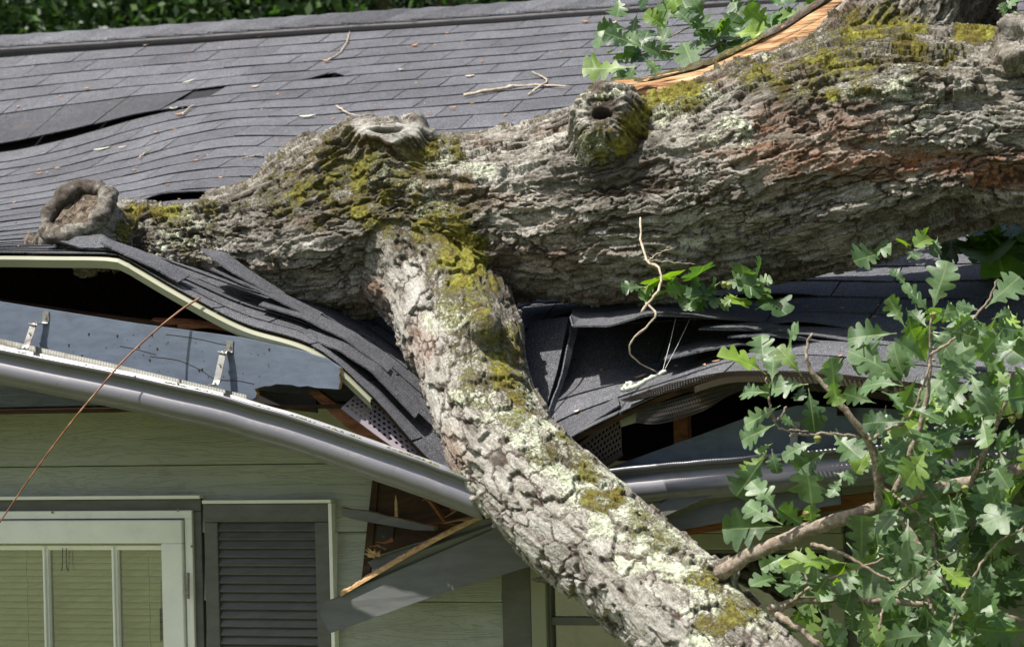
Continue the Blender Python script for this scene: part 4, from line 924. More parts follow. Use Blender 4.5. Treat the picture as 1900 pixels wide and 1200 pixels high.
pale = blob([(760, 560, 50, 100, .7), (800, 640, 50, 90, .7), (840, 780, 50, 70, .6), (900, 870, 70, 70, .6), (1000, 980, 90, 70, .62), (1100, 1080, 90, 70, .62), (1220, 1160, 90, 60, .62), (1600, 400, 120, 30, .25), (1250, 300, 90, 40, .35), (715, 240, 64, 20, .85), (960, 330, 100, 30, .30), (1330, 320, 90, 20, .30), (1100, 410, 150, 40, .15), (142, 391, 85, 60, .15)])
# hole in the knot, slit in the healed stump
hole = smooth01(1.1, .75, np.sqrt(((PX-1117)/17)**2 + ((PY-211)/11)**2))*smooth01(.1, .4, facing)
slit = smooth01(1.2, .6, np.sqrt(((PX-716)/34)**2 + ((PY-241+ .004*(PX-716)**2*.5)/6)**2))*front
moss *= (1 - .7*calm)*(1-hole); lich *= (1-.5*calm)*(1-hole)
rad_ = np.stack([PX-1117, PY-209], 1); ang = np.arctan2(rad_[:, 1], rad_[:, 0]); rr_ = np.sqrt((rad_**2).sum(1))
hgt += .006*np.abs(np.sin(ang*9))*smooth01(60, 40, rr_)*smooth01(18, 26, rr_)*front*(-1)
hgt += .0045*smooth01(.40, .75, moss)*(fbm(co*130, 3, 150)-.2) + .005*smooth01(.4, .7, lich)*(fbm(co*110, 2, 160)-.2)
co2 = co + nm*(hgt*(.35 + .65*smooth01(0, 1, np.clip(1.25 - .0*bestd, 0, 1))))[:, None]
co2 += (BD*.85 - ZD*.5)[None]*(hole*.06)[:, None] - nm*(slit*.018)[:, None]
me.vertices.foreach_set('co', co2.astype(np.float32).ravel())
crack = np.clip(np.maximum(crack_shade*.9, ledge_shade*.6), 0, 1)*(1-.7*calm); crack = np.maximum(crack, np.maximum(slit*.9, 0)*.9)  # real cracks joined with the ledge-foot shadow put into the colour
for nme, arr in (('crack', crack), ('rnd', np.clip(np.where(isl > .5, .22 + .55*pid + .25*hid, .06 + .52*pid + .25*hid), 0, 1)), ('moss', moss), ('lich', lich), ('red', red), ('dark_tone', np.maximum(dark_tone, hole)), ('pale', pale)):
    a_ = me.attributes.new(nme, 'FLOAT', 'POINT'); a_.data.foreach_set('value', arr.astype(np.float32))
a_ = me.attributes.new('bark', 'FLOAT_VECTOR', 'POINT'); a_.data.foreach_set('vector', (bark*np.array([.35, 1, 1])).astype(np.float32).ravel())
me.materials.clear(); me.materials.append(MAT['bark']); me.update(); me.name = 'trunk'
trunk = link('trunk', me, oak, smooth=True)
print('trunk verts', n)
# strips of bark peeling below the limb and along the torn upper edge
def strip(L, w_, name='peeling_bark', th=.006, mat='bark', up=ZD, parent=oak):
    c = fine([H(*q) for q in L], 26); mb = MB(); r2 = random.Random(int(L[0][0])); g = []
    for kk in (-1, -.3, .4, 1): g.append([p + up*kk*w_*(1-abs(2*i/25-1)**3*.8)*(1+r2.uniform(-.2, .2)) + BD*.006*kk*kk for i, p in enumerate(c)])
    mb.grid(g, r=.3); o = mb.build(name, MAT[mat], parent, smooth=True, solid=th)
    if mat == 'bark':
        for nme in ('crack',):
            a__ = o.data.attributes.new(nme, 'FLOAT', 'POINT'); a__.data.foreach_set('value', [r2.uniform(.1, .75) for _ in mb.v])
        a__ = o.data.attributes.new('bark', 'FLOAT_VECTOR', 'POINT'); a__.data.foreach_set('vector', np.array(mb.v, np.float32).ravel())
    return o
strip([(974, 1024, -.14), (1020, 1052, -.15), (1075, 1090, -.17), (1110, 1120, -.18)], .013)
strip([(1060, 1085, -.16), (1100, 1118, -.17), (1150, 1165, -.2)], .010)
strip([(985, 1075, -.1), (1020, 1076, -.13), (1050, 1082, -.16)], .010)
strip([(880, 905, -.02), (905, 935, -.05), (940, 965, -.08), (970, 990, -.1)], .012)
strip([(395, 382, .36), (450, 362, .36), (520, 333, .37), (560, 318, .38), (620, 285, .38)], .012)
strip([(420, 372, .40), (480, 345, .41), (540, 322, .42), (600, 296, .42)], .010)
strip([(905, 258, .48), (960, 240, .48), (1020, 222, .48), (1080, 196, .48)], .010)
strip([(960, 250, .42), (1010, 232, .42), (1060, 214, .42), (1090, 200, .42)], .010)
strip([(1010, 240, .38), (1050, 226, .37), (1085, 216, .36)], .010)
# ---- cut face of the left stump inside its callus ring
mbk, mb = mb, MB(); torus(143, 392, 65, 15, .18, N3, 1.12, 120, 22); V = np.array(mb.v); cc = H(143, 392, .18); q = V - cc
V = V + (fbm(V*np.array([38, 38, 38]), 4, 300)-.5)[:, None]*q/np.linalg.norm(q, axis=1)[:, None]*.022 + N3*((fbm(V*26, 3, 310)-.5)*.026)[:, None]
tq = np.arctan2(q @ ZD, q @ AD); mb.v = [tuple(x) for x in V]
ring = mb.build('callus_ring', MAT['bark'], oak, smooth=True)
for nme, vals in (('dark_tone', np.clip(.38 + .55*smooth01(.42, .60, fbm(V*18, 4, 320)) , 0, 1)), ('crack', smooth01(.06, .0, np.abs(fbm(V*np.array([20, 20, 45]), 3, 330)-.5))*.8), ('rnd', fbm(V*30, 3, 340))):
    a__ = ring.data.attributes.new(nme, 'FLOAT', 'POINT'); a__.data.foreach_set('value', np.asarray(vals, np.float32))
a__ = ring.data.attributes.new('bark', 'FLOAT_VECTOR', 'POINT'); a__.data.foreach_set('vector', V.astype(np.float32).ravel()); mb = mbk
mb = MB(); c = C3_ - N3*.014; s_ = scale_at(c); N3n = N3/np.linalg.norm(N3); u = np.cross(N3n, ZD); u /= np.linalg.norm(u); v = np.cross(u, N3n); rings = []
uu, vv_ = u*math.cos(.5)+v*math.sin(.5), v*math.cos(.5)-u*math.sin(.5)
for k_ in range(15):
    rr_2 = 62*k_/14
    rings.append([c + (uu*math.cos(t)*1.1 + vv_*math.sin(t))*(rr_2/s_) + N3n*(.004*math.sin(k_*1.9) + .0035*math.sin(7*math.cos(t)*k_/6) - .004*(k_/14)**2 + .004) for t in np.linspace(0, 2*math.pi, 49)[:-1]])
mb.grid(rings, closed=True); o = mb.build('cut_face', MAT['cut'], oak, smooth=True)
# ---- split slab of fresh wood behind the trunk, with its bark edge
up_ = [(1142, 162), (1200, 156), (1290, 136), (1350, 112), (1400, 86), (1450, 62), (1500, 30), (1545, 2), (1600, -40), (1680, -90)]
lo_ = [(1178, 176), (1230, 178), (1300, 168), (1360, 152), (1420, 124), (1475, 96), (1525, 72), (1570, 52), (1640, 5), (1720, -50)]
rows = [[H(x, y, .62) for x, y in up_], [H(x*.6+x2*.4, y*.6+y2*.4, .575) for (x, y), (x2, y2) in zip(up_, lo_)], [H(x2, y2, .56) for x2, y2 in lo_], [H(x2+8, y2+40, .60) for x2, y2 in lo_]]
g = patch(rows, 120, 30); rr3 = np.random.RandomState(4); rib = np.cumsum(rr3.uniform(-1, 1, 30))*.006
for j in range(30):
    for i in range(120): g[j, i] += -BD*(rib[j] + .004*math.sin(i*.09 + j*.8)) 
mb = MB(); mb.grid(g); spl = mb.build('split_wood', MAT['split'], oak, smooth=True, solid=.02)
for L, w2_ in (([(1535, 40, .53), (1570, 30, .53), (1600, 20, .54), (1640, 8, .55)], .016), ([(1528, 62, .52), (1555, 48, .52), (1590, 36, .53)], .012), ([(1180, 168, .52), (1200, 160, .52), (1218, 162, .52)], .006), ([(1500, 50, .55), (1545, 22, .56), (1590, -8, .57)], .006)):
    o = strip(L, w2_, 'wood_chunk', .012, 'split', parent=oak)
pb_ = [(1138, 160), (1195, 151), (1290, 129), (1345, 106), (1398, 80), (1448, 54), (1500, 21), (1545, -8), (1600, -50), (1680, -100)]
rows = [[H(x+3, y+4, .575) for x, y in pb_], [H(x-2, y+1, .555) for x, y in pb_], [H(x-6, y-2, .57) for x, y in pb_], [H(x-6, y-8, .64) for x, y in pb_], [H(x, y+2, .72) for x, y in pb_], [H(x+8, y+30, .74) for x, y in pb_]]
g = patch(rows, 160, 16); nz = fbm(g.reshape(-1, 3)*np.array([14, 14, 40]), 4, 200).reshape(16, 160)
g += (ZD*.5 - BD*.6)[None, None]*((nz-.5)*.05)[..., None]
mb = MB(); mb.grid(g, r=.2); o = mb.build('torn_bark_edge', MAT['bark'], oak, smooth=True)
at_ = o.data.attributes.new('bark', 'FLOAT_VECTOR', 'POINT'); at_.data.foreach_set('vector', np.array(mb.v, np.float32).ravel())
at_ = o.data.attributes.new('crack', 'FLOAT', 'POINT'); at_.data.foreach_set('value', (smooth01(.6, .3, nz)*.9).astype(np.float32).ravel())
at_ = o.data.attributes.new('moss', 'FLOAT', 'POINT'); at_.data.foreach_set('value', np.tile(np.where(np.linspace(0, 1, 160) < .5, .52, .25), (16, 1)).astype(np.float32).ravel())

# ------------------------------------------------------------------ oak branches and leaves
def branch(L, r0, r1, parent=oak, name='branch', mat='twig', n=26, seg=9, wob=.004):
    c = fine([P(x, y, d) for x, y, d in L], n); c[1:-1] += RS.uniform(-wob, wob, (n-2, 3))
    s_ = scale_at(c[0]); mb = MB(); mb.tube(c, [(r0 + (r1-r0)*i/(n-1))/s_*(1+RS.uniform(-.06, .10)) for i in range(n)], seg)
    o = mb.build(name, MAT[mat], parent, smooth=True); return o, c
class Leaves:
    def __init__(s): s.v = []; s.f = []; s.r = []; s.vein = []
    def add(s, base, tip, nrm, seed, width=1.08, curl=None, shade=None):
        r_ = random.Random(seed); base = np.asarray(base, float); tip = np.asarray(tip, float); ax = tip-base; L = np.linalg.norm(ax)
        if L < 1e-4: return
        t = ax/L; nrm = np.asarray(nrm, float); nrm = nrm - t*nrm.dot(t); q = np.linalg.norm(nrm); nrm = nrm/q if q > 1e-3 else np.cross(t, AD); sd = np.cross(nrm, t)
        OUT = [(.0, .008), (.07, .022), (.15, .05), (.21, .062), (.29, .165), (.335, .18), (.365, .15), (.37, .11), (.40, .105), (.47, .235), (.52, .285), (.57, .28), (.595, .22), (.585, .165), (.62, .155), (.70, .285), (.75, .33), (.80, .315), (.825, .26), (.81, .20), (.84, .185), (.89, .225), (.935, .225), (.975, .175), (.99, .10), (1.0, .035), (1.005, .004)]
        fold = r_.uniform(-.22, .62); cl = r_.uniform(-.50, .28) if curl is None else curl; tw = r_.uniform(-.7, .7); wv = r_.uniform(.03, .14)
        st = L*.10; rv = r_.random() if shade is None else shade; N = 40
        def at(u, x):
            z = cl*L*(u*u - u*.2) + abs(x)*fold*.8 + wv*L*math.sin(u*9+seed)*abs(x)/(.3*L)*.6; a_ = tw*u
            return base + t*(st + (L-st)*u*.98) + sd*(x*math.cos(a_)) + nrm*(z + x*math.sin(a_))
        for side in (-1, 1):
            o_ = np.array(OUT); g_ = r_.uniform(.75, 1.15); ph = r_.uniform(-.035, .035)
            o_[:, 0] += ph*np.sin(np.pi*np.clip(o_[:, 0], 0, 1)) + [r_.uniform(-.008, .008) for _ in OUT]
            o_[:, 1] *= width*.95*np.array([r_.uniform(.90, 1.12) for _ in OUT])*(1 + (g_-1)*np.sin(np.pi*np.clip(o_[:, 0], 0, 1)))
            o_ = fine(o_, N); um = np.maximum.accumulate(np.clip(o_[:, 0] - .42*np.abs(o_[:, 1]), 0, 1)); k = len(s.v)
            for i in range(N):
                w_ = max(.003, o_[i, 1])*L; ux = o_[i, 0]; m_ = um[i]
                for f_, ve in ((0, 1), (min(.30, .010*L/w_), .9), (min(.5, .022*L/w_), 0), (.55, 0), (1, 0)):
                    s.v.append(tuple(at(m_ + (ux-m_)*f_, side*w_*f_))); s.vein.append(ve if f_ < .5 or i % 6 else .25)
            for i in range(N-1):
                for j in range(4):
                    a = k+i*5+j; q_ = (a, a+1, a+6, a+5); s.f.append(q_ if side > 0 else q_[::-1]); s.r.append(rv)
        k = len(s.v); pw = L*.010                        # stalk
        p0, p1 = base, at(0, 0)
        for p in (p0, p1):
            for dx in (-1, 1): s.v.append(tuple(p + sd*dx*pw)); s.vein.append(1)
        s.f.append((k, k+1, k+3, k+2)); s.r.append(rv)
    def build(s, name, parent, mat='leaf', label=None):
        me = bpy.data.meshes.new(name); me.from_pydata(s.v, [], s.f); me.materials.append(MAT[mat])
        a_ = me.attributes.new('rnd', 'FLOAT', 'FACE'); a_.data.foreach_set('value', s.r)
        a_ = me.attributes.new('vein', 'FLOAT', 'POINT'); a_.data.foreach_set('value', s.vein); me.update()
        o = link(name, me, parent, smooth=True)
        if label: o['label'] = label
        return o
VIEWN = np.array([0, -1., 0])
def nrm_r(r_): return VIEWN*1.0 + ZD*r_.uniform(.1, 1.0) + np.array([1., 0, 0])*r_.uniform(-.6, .4)
DF = 6.72                                              # depth of the front leaves
lv = Leaves(); rl = random.Random(77)
A = [(1165,460,1070,335),(1170,455,1240,230),(1065,335,990,255),(1155,520,1085,460),(1010,545,795,560),(1050,520,980,395),(1190,465,1280,440),(1400,440,1295,415),(1420,430,1570,285),(1255,550,1350,480),(1165,535,1260,625),(1160,685,1080,540),(1185,690,1400,600),(1040,785,858,622),(1045,770,995,620),(1160,690,1045,600),(1040,790,855,755),(1180,700,1285,800),(405,735,240,628),(405,720,370,560),(430,785,440,640),(495,640,545,515),(570,745,480,620),(430,760,395,835),(415,820,288,810),(600,780,440,800),(580,780,555,850),(600,800,625,975),(690,740,745,865),(725,850,715,695),(915,870,775,830),(1035,945,885,950),(960,880,930,1010),(1050,920,970,800),(470,880,318,965),(450,965,295,1035),(545,985,480,930),(435,1055,365,1090),(405,1095,310,1210),(430,1080,445,1175),(640,1050,488,1095),(700,1000,835,1120),(700,1080,565,1175),(885,1075,835,1165),(1085,1040,965,1085),(1090,1050,1135,1185),(1085,1035,975,1145),(1200,960,1310,935),(1140,950,1205,850),(1530,935,1385,960),(1500,905,1395,755),(1330,745,1240,695),(1400,650,1515,700),(1310,865,1410,935),(1595,650,1535,640),(1610,530,1475,530),(1440,565,1375,515),(1580,560,1495,645),(1180,780,1225,875),(1290,865,1225,795),(1500,640,1430,700),(1480,760,1545,850),(1380,480,1450,560),(1450,480,1540,440),(1330,560,1260,560)]
Bl = [(465,180,315,385),(525,490,415,325),(545,560,252,572),(550,550,365,450),(695,575,525,470),(712,580,690,462),(890,755,608,718),(965,775,970,520),(950,790,880,985),(945,785,875,860),(960,930,1045,1160),(590,700,445,775),(645,765,490,800),(540,830,418,840),(660,830,540,905),(805,800,725,930),(1170,460,1075,570),(1265,580,1120,660),(1245,60,1105,160),(1235,130,1290,310),(1215,165,1130,335),(1105,60,955,110),(830,40,920,210),(1015,140,945,270),(665,150,700,410),(745,300,640,240),(820,275,925,300),(870,290,805,405),(1350,300,1445,345),(1485,400,1305,455),(1350,490,1275,545),(1755,335,1530,395),(1500,385,1375,530),(1650,470,1730,545),(1560,700,1410,850),(1340,1130,1120,1150),(1450,1060,1370,1210),(1700,1080,1575,1000),(1600,960,1710,1110),(1800,700,1700,765),(1550,560,1480,700),(1420,560,1330,690),(1330,690,1240,800),(1400,760,1310,880),(1520,800,1600,900),(1650,760,1560,860),(1250,820,1150,900),(1170,880,1090,960),(1400,900,1500,990),(1740,900,1640,960),(1560,250,1640,350),(1660,200,1720,330),(1700,60,1790,160),(1780,240,1700,300),(900,1080,830,1160),(1080,1050,1000,1140),(1230,1020,1160,1120)]
sd_ = 100
for L_, ox, oy, sc_ in ((A, 1260, 400, 2.5), (Bl, 1260, 780, 2.857)):
    for x0, y0, x1, y1 in L_:
        sd_ += 1; d0 = DF + rl.uniform(-.16, .22); d1 = d0 + rl.uniform(-.07, .05)
        ex = 1.10; lv.add(P(ox+x0/sc_, oy+y0/sc_, d0), P(ox+(x0+(x1-x0)*ex)/sc_, oy+(y0+(y1-y0)*ex)/sc_, d1), nrm_r(rl), sd_)
# darker inner layers filling the crown towards the lower right
for q in range(300):
    while True:
        x = rl.uniform(1440, 2150); y = rl.uniform(560, 1330)
        lim = 1500 + 260*abs((y-820)/400)**1.2*(y < 820)
        if x > lim + rl.uniform(-20, 120) and not (y > 1000 and x < 1560 and rl.random() < .5) and not (y < 930 and x < 1620 and rl.random() < .75): break
    a_ = rl.uniform(-.2, math.pi+.2) if rl.random() < .35 else rl.gauss(1.7, .7); ln = rl.uniform(48, 92); d0 = DF + rl.uniform(-.02, .80)
    sd_ += 1; lv.add(P(x, y, d0), P(x+ln*math.cos(a_), y+ln*math.sin(a_), d0 + rl.uniform(-.12, .08)), nrm_r(rl) + np.array([rl.uniform(-.5, .5), 0, rl.uniform(-.6, .3)]), sd_)
for q in range(190):
    x = rl.uniform(1480, 2080); y = rl.uniform(800, 1300)
    if y < 930 + (1750-x)*.3 and x < 1750: continue
    a_ = rl.gauss(1.6, .8); ln = rl.uniform(52, 96); d0 = DF + rl.uniform(.1, .9); sd_ += 1
    lv.add(P(x, y, d0), P(x+ln*math.cos(a_), y+ln*math.sin(a_), d0 + rl.uniform(-.12, .08)), nrm_r(rl) + np.array([rl.uniform(-.6, .6), 0, rl.uniform(-.6, .3)]), sd_)
for q in range(38):
    x = rl.uniform(1590, 2060); y = rl.uniform(600, 1230)
    if x < 1600 + 140*abs((y-860)/260): continue
    a_ = rl.gauss(1.7, .75); ln = rl.uniform(60, 95); d0 = DF - rl.uniform(0, .14); sd_ += 1
    lv.add(P(x, y, d0), P(x+ln*math.cos(a_), y+ln*math.sin(a_), d0 + rl.uniform(-.08, .05)), nrm_r(rl), sd_)
lv.build('foliage', oak, label='hanging spray of lobed oak leaves at the right')
D1 = DF + .03
BR = [([(1335, 1065, 6.95), (1400, 1025, 6.9), (1500, 982, 6.88), (1600, 952, 6.85), (1660, 930, 6.85), (1760, 902, 6.85), (1900, 868, 6.85), (2100, 820, 6.9)], 14.5, 11), ([(1630, 945, 6.84), (1630, 890, 6.8), (1612, 820, 6.77), (1570, 765, 6.75), (1530, 715, 6.75), (1500, 680, 6.75), (1497, 645, 6.75), (1508, 618, 6.75)], 9, 2), ([(1650, 935, 6.84), (1672, 885, 6.8), (1708, 790, 6.76), (1722, 720, 6.74), (1726, 660, 6.74), (1728, 590, 6.72)], 8, 2), ([(1606, 818, 6.77), (1650, 795, 6.74), (1690, 770, 6.72), (1725, 675, 6.72)], 4, 2), ([(1660, 945, 6.84), (1682, 975, 6.8), (1702, 1010, 6.78), (1714, 1045, 6.78)], 9, 6), ([(1425, 1130, 6.85), (1480, 1114, 6.85), (1560, 1112, 6.84), (1640, 1116, 6.84), (1720, 1120, 6.84), (1790, 1128, 6.84), (1900, 1150, 6.84)], 8, 4), ([(1440, 1138, 6.85), (1480, 1165, 6.8), (1530, 1205, 6.76), (1580, 1250, 6.7)], 7, 5), ([(1435, 1160, 6.86), (1460, 1185, 6.84), (1500, 1215, 6.8)], 9, 7), ([(1440, 1140, 6.85), (1500, 1090, 6.83), (1580, 1060, 6.8), (1640, 1035, 6.8)], 3.5, 2), ([(1505, 1010, 6.86), (1560, 1025, 6.8), (1620, 1060, 6.78), (1660, 1080, 6.76)], 4, 2), ([(1505, 1095, 6.8), (1490, 1050, 6.82), (1475, 1015, 6.84)], 2.2, 1.4), ([(1728, 960, 6.8), (1735, 1020, 6.78), (1745, 1060, 6.76), (1760, 1095, 6.76)], 3, 1.6), ([(1725, 660, 6.72), (1780, 620, 6.7), (1830, 560, 6.7), (1850, 520, 6.7)], 3, 1.5), ([(1640, 905, 6.8), (1700, 950, 6.74), (1750, 1000, 6.72)], 3, 2), ([(1460, 755, 6.7), (1440, 780, 6.7), (1425, 740, 6.7), (1422, 700, 6.7)], 2, 1.4), ([(1600, 810, 6.77), (1530, 805, 6.73), (1480, 806, 6.72), (1465, 808, 6.72)], 3.2, 1.8), ([(1425, 735, 6.7), (1432, 770, 6.7), (1450, 795, 6.7), (1500, 800, 6.72)], 2.2, 1.6), ([(1800, 905, 6.84), (1830, 830, 6.8), (1860, 760, 6.78), (1880, 690, 6.76)], 6, 3), ([(1725, 1060, 6.76), (1722, 1110, 6.74), (1735, 1140, 6.74)], 4, 3), ([(1760, 1180, 6.7), (1800, 1080, 6.72), (1850, 1010, 6.74), (1930, 960, 6.8)], 3, 2), ([(1630, 1170, 6.7), (1645, 1120, 6.72), (1700, 1070, 6.74), (1790, 1010, 6.76)], 2.4, 1.8)]
for L_, a_, b_ in BR: branch(L_, a_, b_, wob=.003)
# acorns in the spray
def acorn(x, y, d, parent=oak):
    c = P(x, y, d); mb = MB(); r_ = .0085; pts = [c + ZD*q*r_ for q in (-1.15, -1.0, -.6, 0, .5, .85)]
    mb.tube(pts, [.001, r_*.35, r_*.8, r_, r_*.9, r_*.4], 12); mb.tube([c + ZD*r_*.2, c + ZD*r_*.7, c + ZD*r_*1.15], [r_*1.16, r_*1.1, r_*.5], 12)
    mb.build('acorn', MAT['acorn'], parent, smooth=True)
for x, y in ((1882, 757), (1890, 770), (1878, 778), (1893, 745), (1791, 907), (1517, 815), (1732, 586), (1496, 955)): acorn(x, y, 6.64)
# top spray behind the split wood
lt = Leaves(); C3 = [(1450,210,1305,145),(1470,230,1510,120),(1500,240,1400,150),(1455,215,1310,200),(1440,310,1200,330),(1450,290,1400,390),(1440,250,1340,270),(1480,260,1560,340),(1470,300,1350,400),(1540,270,1480,330),(1560,250,1590,130),(1590,290,1520,200)]
for x0, y0, x1, y1 in C3:
    sd_ += 1; lt.add(H(600+x0/2.5, y0/2.5, .85+rl.uniform(-.06, .06)), H(600+x1/2.5, y1/2.5, .82+rl.uniform(-.06, .06)), nrm_r(rl), sd_)
C4 = [(60,130,0,40),(120,90,60,-10),(180,190,265,65),(180,190,170,70),(185,195,75,210),(190,195,210,280),(200,190,330,230),(240,160,400,150),(250,170,330,250),(430,140,310,30),(440,130,540,60),(430,130,420,20),(480,90,640,20),(520,100,600,60),(10,190,50,250),(90,120,140,140),(30,100,90,20),(500,40,420,-20),(560,60,640,-10),(300,40,380,-20)]
for x0, y0, x1, y1 in C4:
    sd_ += 1; lt.add(H(1260+x0/2.5, y0/2.5, .85+rl.uniform(-.06, .06)), H(1260+x1/2.5, y1/2.5, .82+rl.uniform(-.06, .06)), nrm_r(rl), sd_)
for q in range(42):
    x = rl.uniform(1130, 1560); y = rl.uniform(-60, 60 + (1560-x)*.17); a_ = rl.uniform(0, 6.28); sd_ += 1
    lt.add(H(x, y, .9+rl.uniform(-.05, .08)), H(x+58*math.cos(a_), y+48*math.sin(a_), .88+rl.uniform(-.08, .05)), nrm_r(rl), sd_)
for x, y, x1, y1 in ((1862, 30, 1885, -12), (1868, 40, 1858, 5), (1872, 20, 1895, 30)): sd_ += 1; lt.add(H(x, y, .3), H(x1, y1, .3), nrm_r(rl), sd_)
lt.build('foliage', oak, label='oak leaves spreading behind the split wood at the top')
for L_ in ([(1560, 110, .9), (1440, 130, .86), (1340, 80, .86), (1290, 50, .86), (1240, 70, .86), (1185, 85, .86)], [(1340, 80, .86), (1290, 105, .86), (1230, 95, .86), (1190, 100, .85)], [(1440, 125, .86), (1430, 70, .86), (1432, 50, .86), (1480, 20, .88)], [(1280, 130, .86), (1262, 110, .86), (1250, 95, .86)]):
    c = fine([H(*q) for q in L_], 20); mb = MB(); mb.tube(c, np.linspace(.005, .0018, 20), 7); mb.build('branch', MAT['twig'], oak, smooth=True)
# leaves lying on the shingles under the trunk
lu = Leaves(); C5 = [(150,330,0,420),(80,370,60,290),(150,360,60,440),(120,370,165,300),(200,370,150,430),(230,360,290,400),(270,370,190,420),(330,330,430,290),(340,340,420,380),(310,300,260,270),(350,300,400,200),(330,370,290,260),(880,170,970,130),(960,170,810,205),(1060,150,1030,100),(1050,160,1115,190),(1130,110,1160,60),(1190,120,1120,90),(1200,100,1180,170),(-60,330,-130,300),(-70,340,-20,280),(-40,350,-110,370)]
for x0, y0, x1, y1 in C5:
    sd_ += 1; lu.add(H(1260+x0/2.5, 400+y0/2.5, .26+rl.uniform(-.04, .04)), H(1260+x1/2.5, 400+y1/2.5, .22+rl.uniform(-.04, .04)), nrm_r(rl) + ZD*.6, sd_, 1.15)
for q in range(13):
    x = rl.uniform(1170, 1420); y = rl.uniform(515, 552); a_ = rl.choice((rl.gauss(.4, .5), rl.gauss(2.7, .5))); ln = rl.uniform(45, 72); sd_ += 1
    lu.add(H(x, y, .27+rl.uniform(-.05, .08)), H(x+ln*math.cos(a_), y+ln*.6*math.sin(a_), .2+rl.uniform(-.05, .05)), nrm_r(rl) + ZD*.5, sd_, 1.25)
for q in range(45):
    x = rl.uniform(1720, 2000); y = rl.uniform(398, 440); a_ = rl.gauss(1.4, .6); ln = rl.uniform(30, 55); sd_ += 1
    lu.add(H(x, y, .75+rl.uniform(-.1, .3)), H(x+ln*math.cos(a_), y+ln*math.sin(a_), .72+rl.uniform(-.1, .3)), nrm_r(rl), sd_)
lu.build('foliage', oak, label='oak leaves in the shade under the trunk')
for x, y in ((1352, 531), (1343, 529)): acorn(x, y, 7.62)

# ------------------------------------------------------------------ loose twigs, leaves and the hanging stem
def loose_twig(curves, label, mat='pale_twig', cat='twig', name='twig'):
    base = None; mb = MB()
    for L_, r0, r1 in curves:
        pts = np.array(L_[0]) if isinstance(L_, tuple) else np.array(L_); c = fine(pts, 22)
        if base is None: base = c[0].copy()
        c = c - base; c[1:-1] += RS.uniform(-.0022, .0022, (20, 3)); rd_ = np.linspace(r0, r1, 22)*RS.uniform(.85, 1.1, 22); rd_[[4, 9, 15]] *= 1.35; mb.tube(c, rd_, 7, jitter=.14)
    o = mb.build(name, MAT[mat], smooth=True); o.location = Vector(base); return tag(o, label, cat)
def onroof(x, y, up=.012):                            # point on the bent roof seen at this pixel
    best = None
    for r in np.arange(1, 26, .25):
        d = abs(ytab(x, r) - y)
        if best is None or d < best[0]: best = (d, r)
    return H(x, y - 0, b_of(best[1])) + UPN*up - BD*.004
loose_twig([([onroof(862, 183), onroof(930, 170), onroof(985, 164), onroof(1060, 167)], .008, .003), ([onroof(982, 182), onroof(1000, 168), onroof(1016, 156), onroof(1003, 146), onroof(989, 139)], .005, .002)], 'forked brown twig lying across the shingles left of the knot')
loose_twig([([onroof(608, 118), onroof(630, 105), onroof(643, 85), onroof(650, 64)], .003, .0018)], 'thin curved twig with a dry leaf high on the roof')
loose_twig([([onroof(626, 202), onroof(640, 212), onroof(655, 218), onroof(674, 222)], .004, .0016)], 'short bent twig just above the mossy stump')
loose_twig([([onroof(258, 300), onroof(270, 290), onroof(284, 280)], .003, .0015)], 'tiny pale stick on the compressed shingles')
loose_twig([([onroof(450, 300), onroof(470, 296), onroof(490, 292)], .0035, .0015)], 'small tan stick on the shingles above the trunk')
loose_twig([([onroof(340, 218), onroof(352, 206), onroof(362, 200)], .003, .002)], 'brown stick beside a curled leaf on the shingles')
def DT(x, y, b): return H(x, y, b)
loose_twig([([DT(1188, 404, .20), DT(1190, 450, .15), DT(1200, 482, .12), DT(1224, 500, .10), DT(1226, 530, .08), DT(1205, 560, .06), DT(1190, 580, .05)], .0030, .0042), ([DT(1198, 562, .06), DT(1216, 580, .05), DT(1206, 600, .05), DT(1174, 630, .06), DT(1170, 655, .08), DT(1190, 676, .14), DT(1222, 692, .20)], .0036, .0016), ([DT(1202, 484, .12), DT(1222, 470, .12), DT(1250, 461, .12)], .0018, .001), ([DT(1194, 482, .12), DT(1240, 486, .16), DT(1290, 490, .2)], .0015, .001)], 'crooked dead twig dangling in front of the trunk', cat='twig', name='dead_twig')
loose_twig([([DT(1060, 806, .06), DT(1082, 792, .06), DT(1104, 776, .07)], .006, .004)], 'lichen stick on the shingles beside the limb', 'lichen', name='lichen_stick')
loose_twig([([DT(1156, 722, .10), DT(1182, 716, .09), DT(1206, 702, .10), DT(1236, 688, .12)], .009, .005), ([DT(1156, 724, .10), DT(1166, 712, .10), DT(1174, 712, .10)], .008, .006)], 'pale lichen covered stick on the torn right shingles', 'lichen', name='lichen_stick')
c = fine([DT(372, 552, -.02), DT(340, 572, -.05), DT(290, 612, -.10), DT(230, 668, -.19), DT(190, 714, -.24), DT(130, 786, -.26), DT(60, 880, -.28), DT(0, 968, -.30), DT(-80, 1090, -.32)], 60)
mb = MB(); mb.tube(c - c[0], np.linspace(.0032, .0020, 60), 8); o = mb.build('hanging_stem', MAT['stem'], smooth=True); o.location = Vector(c[0])
tag(o, 'thin brown stem hanging down from the dark gap under the raised eave', 'stem')
def thread(p, q): 
    mb = MB(); mb.tube([np.zeros(3), (H(*q)-H(*p))*.5 - ZD*.004, H(*q)-H(*p)], .0005, 4); o = mb.build('spider_thread', MAT['white']); o.location = Vector(H(*p)); return o
tag(thread((1254, 590, .30), (1230, 686, .16)), 'left one of two fine pale threads across the dark hollow', 'thread'); tag(thread((1280, 592, .32), (1234, 684, .16)), 'right one of two fine pale threads across the dark hollow', 'thread')
